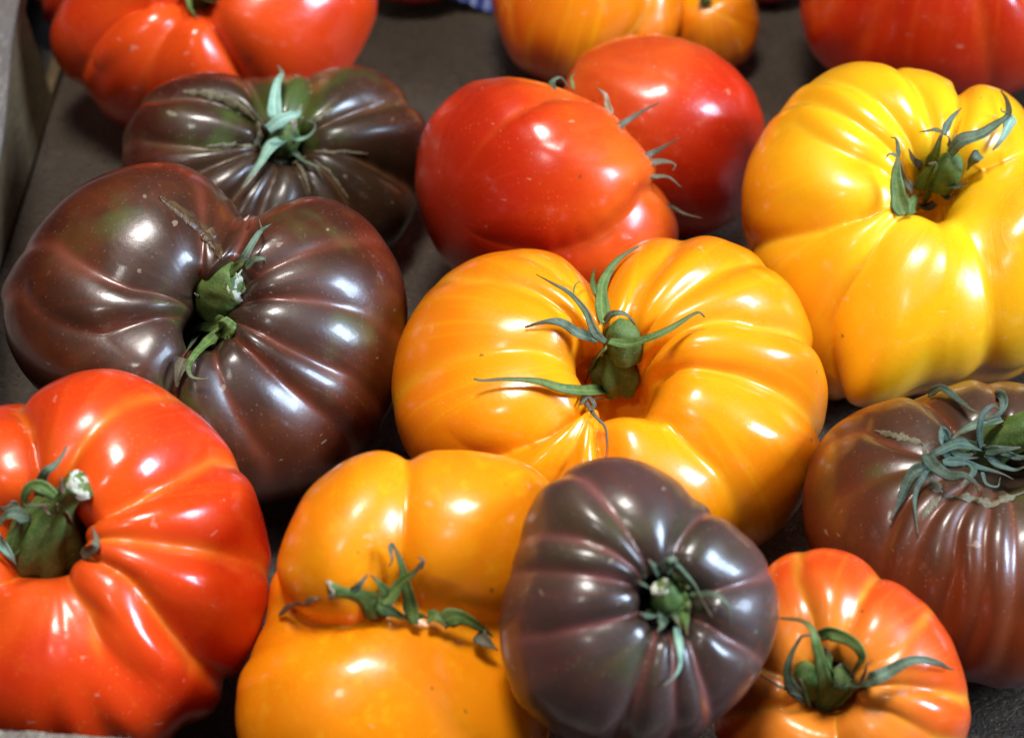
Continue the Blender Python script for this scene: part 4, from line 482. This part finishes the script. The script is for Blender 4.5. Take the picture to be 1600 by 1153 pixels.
# the table the box stands on
m, N, L, P = new_mat('dark_table'); t = NT(m); ob = t.obj()
L.new(t.mix(t.noise(t.scale(ob, (1, 8, 1)), 14, 5), (.035, .028, .022), (.06, .048, .038)), P.inputs['Base Color']); P.inputs['Roughness'].default_value = .6
tb = mesh_obj('table_top', [(-.8, -.6, -.008), (.8, -.6, -.008), (.8, .9, -.008), (-.8, .9, -.008), (-.8, -.6, -.03), (.8, -.6, -.03), (.8, .9, -.03), (-.8, .9, -.03)],
              [[0, 1, 2, 3], [7, 6, 5, 4], [0, 4, 5, 1], [1, 5, 6, 2], [2, 6, 7, 3], [3, 7, 4, 0]], m, smooth=False)
tb['kind'] = 'structure'

# crumpled blue sheet added for the bluish light in the far part of the box
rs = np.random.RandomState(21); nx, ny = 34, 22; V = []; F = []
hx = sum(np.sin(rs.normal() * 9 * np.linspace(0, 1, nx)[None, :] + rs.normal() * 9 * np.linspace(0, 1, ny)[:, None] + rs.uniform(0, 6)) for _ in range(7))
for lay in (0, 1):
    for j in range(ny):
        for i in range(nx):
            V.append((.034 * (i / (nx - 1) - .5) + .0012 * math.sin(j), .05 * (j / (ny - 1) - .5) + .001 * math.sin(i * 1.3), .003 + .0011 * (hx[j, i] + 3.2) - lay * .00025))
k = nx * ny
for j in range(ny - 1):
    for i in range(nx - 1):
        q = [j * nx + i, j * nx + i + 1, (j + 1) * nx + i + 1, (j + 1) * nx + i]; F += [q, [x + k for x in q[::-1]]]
m, N, L, P = new_mat('blue_light_tint'); P.inputs['Base Color'].default_value = (.03, .05, .20, 1); P.inputs['Roughness'].default_value = .5
sc = mesh_obj('blue_light_sheet', V, F, m); sc.location = (-.016, .2895, 0)
sc['label'] = 'crumpled blue sheet standing in for bluish light at the top edge, just left of the plain orange tomato'; sc['category'] = 'plastic scrap'

# ---------------------------------------------------------------- stems, sepals, scars
def spline(pts, n):
    p = np.array(pts, float); m = len(p)
    if m == 2: p = np.array([p[0], (p[0] + p[1]) / 2, p[1]]); m = 3
    seg = np.r_[0, np.cumsum(np.linalg.norm(np.diff(p[:, :3], axis=0), axis=1) ** .7 + 1e-9)]
    q = np.vstack([2 * p[0] - p[1], p, 2 * p[-1] - p[-2]])
    out = []
    for s in np.linspace(0, seg[-1], n):
        i = min(max(int(np.searchsorted(seg, s) - 1), 0), m - 2); u = (s - seg[i]) / (seg[i + 1] - seg[i])
        a, b, c, d = q[i:i + 4]
        out.append(.5 * (2 * b + (c - a) * u + (2 * a - 5 * b + 4 * c - d) * u * u + (3 * b - a - 3 * c + d) * u ** 3))
    return np.array(out)

def sepal(parent, kindname, w, pts, org, rs):
    """one leaf-like calyx lobe: a folded tapering blade that twists and shrivels towards its tip"""
    n = max(20, 9 * len(pts)); C = spline(pts, n) - org; w = w * .82 / 1000
    T = np.gradient(C, axis=0); T /= np.linalg.norm(T, axis=1)[:, None] + 1e-12
    tw0, tw1 = rs.uniform(-.5, .5), rs.uniform(-1.2, 1.2); ph = rs.uniform(0, 6)
    V, F = [], []; K = 10; prev = None
    for i in range(n):
        s = i / (n - 1); t = T[i]
        b = AX_B + np.array([0, 0, .4]); nn = b - t * b.dot(t)
        if np.linalg.norm(nn) < .3 and prev is not None: nn = prev - t * prev.dot(t)
        if prev is not None: nn = .6 * nn / np.linalg.norm(nn) + .4 * prev
        nn -= t * nn.dot(t); nn /= np.linalg.norm(nn); prev = nn
        a = tw0 + (tw1 - tw0) * s * s; sd = np.cross(t, nn)
        n2 = nn * math.cos(a) + sd * math.sin(a); s2 = np.cross(t, n2)
        wid = .5 * w * (.62 + .38 * min(1, s / .22)) * (1 - max(0, (s - .18) / .82) ** .85 * .88) * (1 + .07 * math.sin(s * 13 + ph))
        th = max(.00022, wid * .10); fold = wid * (.42 + .25 * math.sin(s * 6 + ph))
        ring = [(-1, 0, .15), (-.62, .45, .55), (-.25, .75, 1), (0, .8, 1), (.25, .75, 1), (.62, .45, .55), (1, 0, .15), (.55, .45, -.9), (0, .8, -1.2), (-.55, .45, -.9)]
        e = [1 + .07 * math.sin(s * 19 + ph), 1 + .07 * math.sin(s * 16 - ph)]
        for (x, f, h) in ring:
            V.append(C[i] + s2 * x * wid * (e[0] if x < 0 else e[1]) - n2 * (f * fold - fold * .5) + n2 * h * th)
    for i in range(n - 1):
        for k in range(K):
            F.append([i * K + k, i * K + (k + 1) % K, (i + 1) * K + (k + 1) % K, (i + 1) * K + k])
    F.append(list(range(K))[::-1]); F.append([(n - 1) * K + k for k in range(K)])
    o = mesh_obj('sepal', V, F, PM[kindname], parent)
    a = o.data.attributes.new('along', 'FLOAT', 'POINT'); a.data.foreach_set('value', np.repeat(np.linspace(0, 1, n), K).astype(np.float32))
    a = o.data.attributes.new('vein', 'FLOAT', 'POINT'); a.data.foreach_set('value', np.tile([.35, 0, 0, 1, 0, 0, .35, 0, 0, 0], n).astype(np.float32))
    return o

def stem(parent, pts, ridges, amp, cut, org, rs):
    n = 8 * len(pts); C = spline(pts, n); R = C[:, 3] / 1000; C = C[:, :3] - org; K = 40
    T = np.gradient(C, axis=0); T /= np.linalg.norm(T, axis=1)[:, None]
    V, F = [], []; ph = rs.uniform(0, 6); u = None
    for i in range(n):
        t = T[i]; u = (np.array([1., .2, .1]) if u is None else u); u = u - t * u.dot(t); u /= np.linalg.norm(u); w = np.cross(t, u); s = i / (n - 1)
        for k in range(K):
            a = 2 * math.pi * k / K
            r = R[i] * (1 + amp * (1 - .6 * s) * (abs(math.cos(ridges * a / 2 + ph)) ** .7 - .6) + .03 * math.sin(3 * a + 9 * s) + .02 * math.sin(7 * a - 14 * s))
            V.append(C[i] + (u * math.cos(a) + w * math.sin(a)) * r)
    for i in range(n - 1):
        for k in range(K): F.append([i * K + k, i * K + (k + 1) % K, (i + 1) * K + (k + 1) % K, (i + 1) * K + k])
    b = len(V); V.append(C[-1] + T[-1] * R[-1] * (.05 if cut else .5)); F += [[(n - 1) * K + k, (n - 1) * K + (k + 1) % K, b] for k in range(K)]
    o = mesh_obj('stem', V, F, PM['green'], parent)
    if cut:                                                          # pale cut face with a ragged rim and a pith hollow
        V, F = [], []; rings = [(1.0, -.25), (1.06, .04), (.86, .12), (.62, .06), (.38, .0), (.18, -.02)]
        nz = rs.normal(size=(6, K)); nz = (nz + np.roll(nz, 1, 1) + np.roll(nz, -1, 1)) / 2
        tilt = rs.uniform(0, 6)
        for q, (f, h) in enumerate(rings):
            for k in range(K):
                a = 2 * math.pi * k / K; hh = h + (.13 * nz[q, k] + .22 * math.cos(a - tilt) * f + .10 * math.sin(3 * a + ph) * f if q else 0)
                V.append(C[-1] + (u * math.cos(a) + w * math.sin(a)) * R[-1] * f * (1 + .05 * math.sin(4 * a) + .04 * nz[(q + 2) % 6, k]) + T[-1] * R[-1] * hh)
        for i in range(len(rings) - 1):
            for k in range(K): F.append([i * K + k, i * K + (k + 1) % K, (i + 1) * K + (k + 1) % K, (i + 1) * K + k])
        b = len(V); V.append(C[-1] + T[-1] * R[-1] * .04); F += [[(len(rings) - 1) * K + k, (len(rings) - 1) * K + (k + 1) % K, b] for k in range(K)]
        mesh_obj('cut_end', V, F, PM[cut], o)
    return o

def scar(parent, kindname, w, pts, org, rs):
    """corky line grown into the skin: a low ragged welt (a crack is sunk between two lips)"""
    q = np.array(pts, float); n = len(q) * 3
    S = spline(q, n); C = S[:, :3] - org; Nn = S[:, 3:6]; w = w * (1 if kindname == 'crack' else .58) / 1000
    T = np.gradient(C, axis=0); T /= np.linalg.norm(T, axis=1)[:, None] + 1e-12
    V, F = [], []; ph = rs.uniform(0, 6)
    prof = [(-1, -.0002), (-.6, .00000), (-.2, .00009), (.2, .00009), (.6, .00000), (1, -.0002)]
    if kindname == 'crack': prof = [(-1, -.0004), (-.7, .00030), (-.3, .00012), (.2, .00010), (.65, .00034), (1, -.0004)]
    for i in range(n):
        nn = Nn[i] / np.linalg.norm(Nn[i]); sd = np.cross(T[i], nn); s = i / (n - 1)
        wid = .5 * w * (math.sin(math.pi * min(1, max(0, s * .94 + .03))) ** .7) * (1 + (.25 * math.sin(s * 23 + ph) + .2 * math.sin(s * 57 + 2 * ph) + .10 * rs.normal()) * (.35 if kindname == 'crack' else 1))
        for (x, h) in prof: V.append(C[i] + sd * x * wid + nn * h)
    for i in range(n - 1):
        for k in range(5): F.append([i * 6 + k, i * 6 + k + 1, i * 6 + k + 7, i * 6 + k + 6])
    o = mesh_obj('crack' if kindname == 'crack' else 'corky_scar', V, F, PM[kindname], parent)
    return o

# ---------------------------------------------------------------- the tomatoes
def make_tomato(key, D):
    T = D['T']; far = key in ('t7b', 't1b', 't1c')
    nphi, nv = (160, 70) if far else (NPHI, NV)
    P, rib, v, ph, skin = fruit(T, D['girth'], D['grooves'], nphi, nv)
    loc = np.array(D['loc']); zmin = P[:, 2].min()
    base = loc + np.array([0, 0, zmin])                             # the empty sits where the tomato rests
    org = base
    root = empty('tomato', tuple(base), LABEL[key], 'tomato', GROUP)
    i = np.arange(nv - 1)[:, None] * nphi; k = np.arange(nphi)[None, :]; k2 = (k + 1) % nphi
    F = np.stack([i + k, i + nphi + k, i + nphi + k2, i + k2], -1).reshape(-1, 4)
    me = bpy.data.meshes.new('fruit'); V = P - np.array([0, 0, zmin])
    me.vertices.add(len(V)); me.vertices.foreach_set('co', V.astype(np.float32).ravel())
    me.loops.add(F.size); me.loops.foreach_set('vertex_index', F.astype(np.int32).ravel())
    me.polygons.add(len(F)); me.polygons.foreach_set('loop_start', np.arange(0, F.size, 4, dtype=np.int32))
    me.polygons.foreach_set('use_smooth', np.ones(len(F), bool))
    me.update(calc_edges=True); me.validate()
    a = me.attributes.new('rib', 'FLOAT', 'POINT'); a.data.foreach_set('value', rib.astype(np.float32))
    a = me.attributes.new('skin', 'FLOAT_VECTOR', 'POINT')
    a.data.foreach_set('vector', skin.astype(np.float32).ravel())
    o = bpy.data.objects.new('fruit', me); COL.objects.link(o); o.parent = root
    me.materials.append(skin_mat('tomato_skin', **SKIN_ARGS(key)))
    rs = np.random.RandomState(int(T['seed']))
    S = SEPALS[key]
    for (pts, nr, amp, cut) in S['stem']: stem(root, pts, nr, amp, cut, org, rs)
    for (kn, w, pts) in S['sepal']: sepal(root, kn, w, pts, org, rs)
    for (kn, w, pts) in S['scar']: scar(root, kn, w, pts, org, rs)
    return root

def SKIN_ARGS(key): return SKIN[key]

for key in FRUIT: make_tomato(key, FRUIT[key])
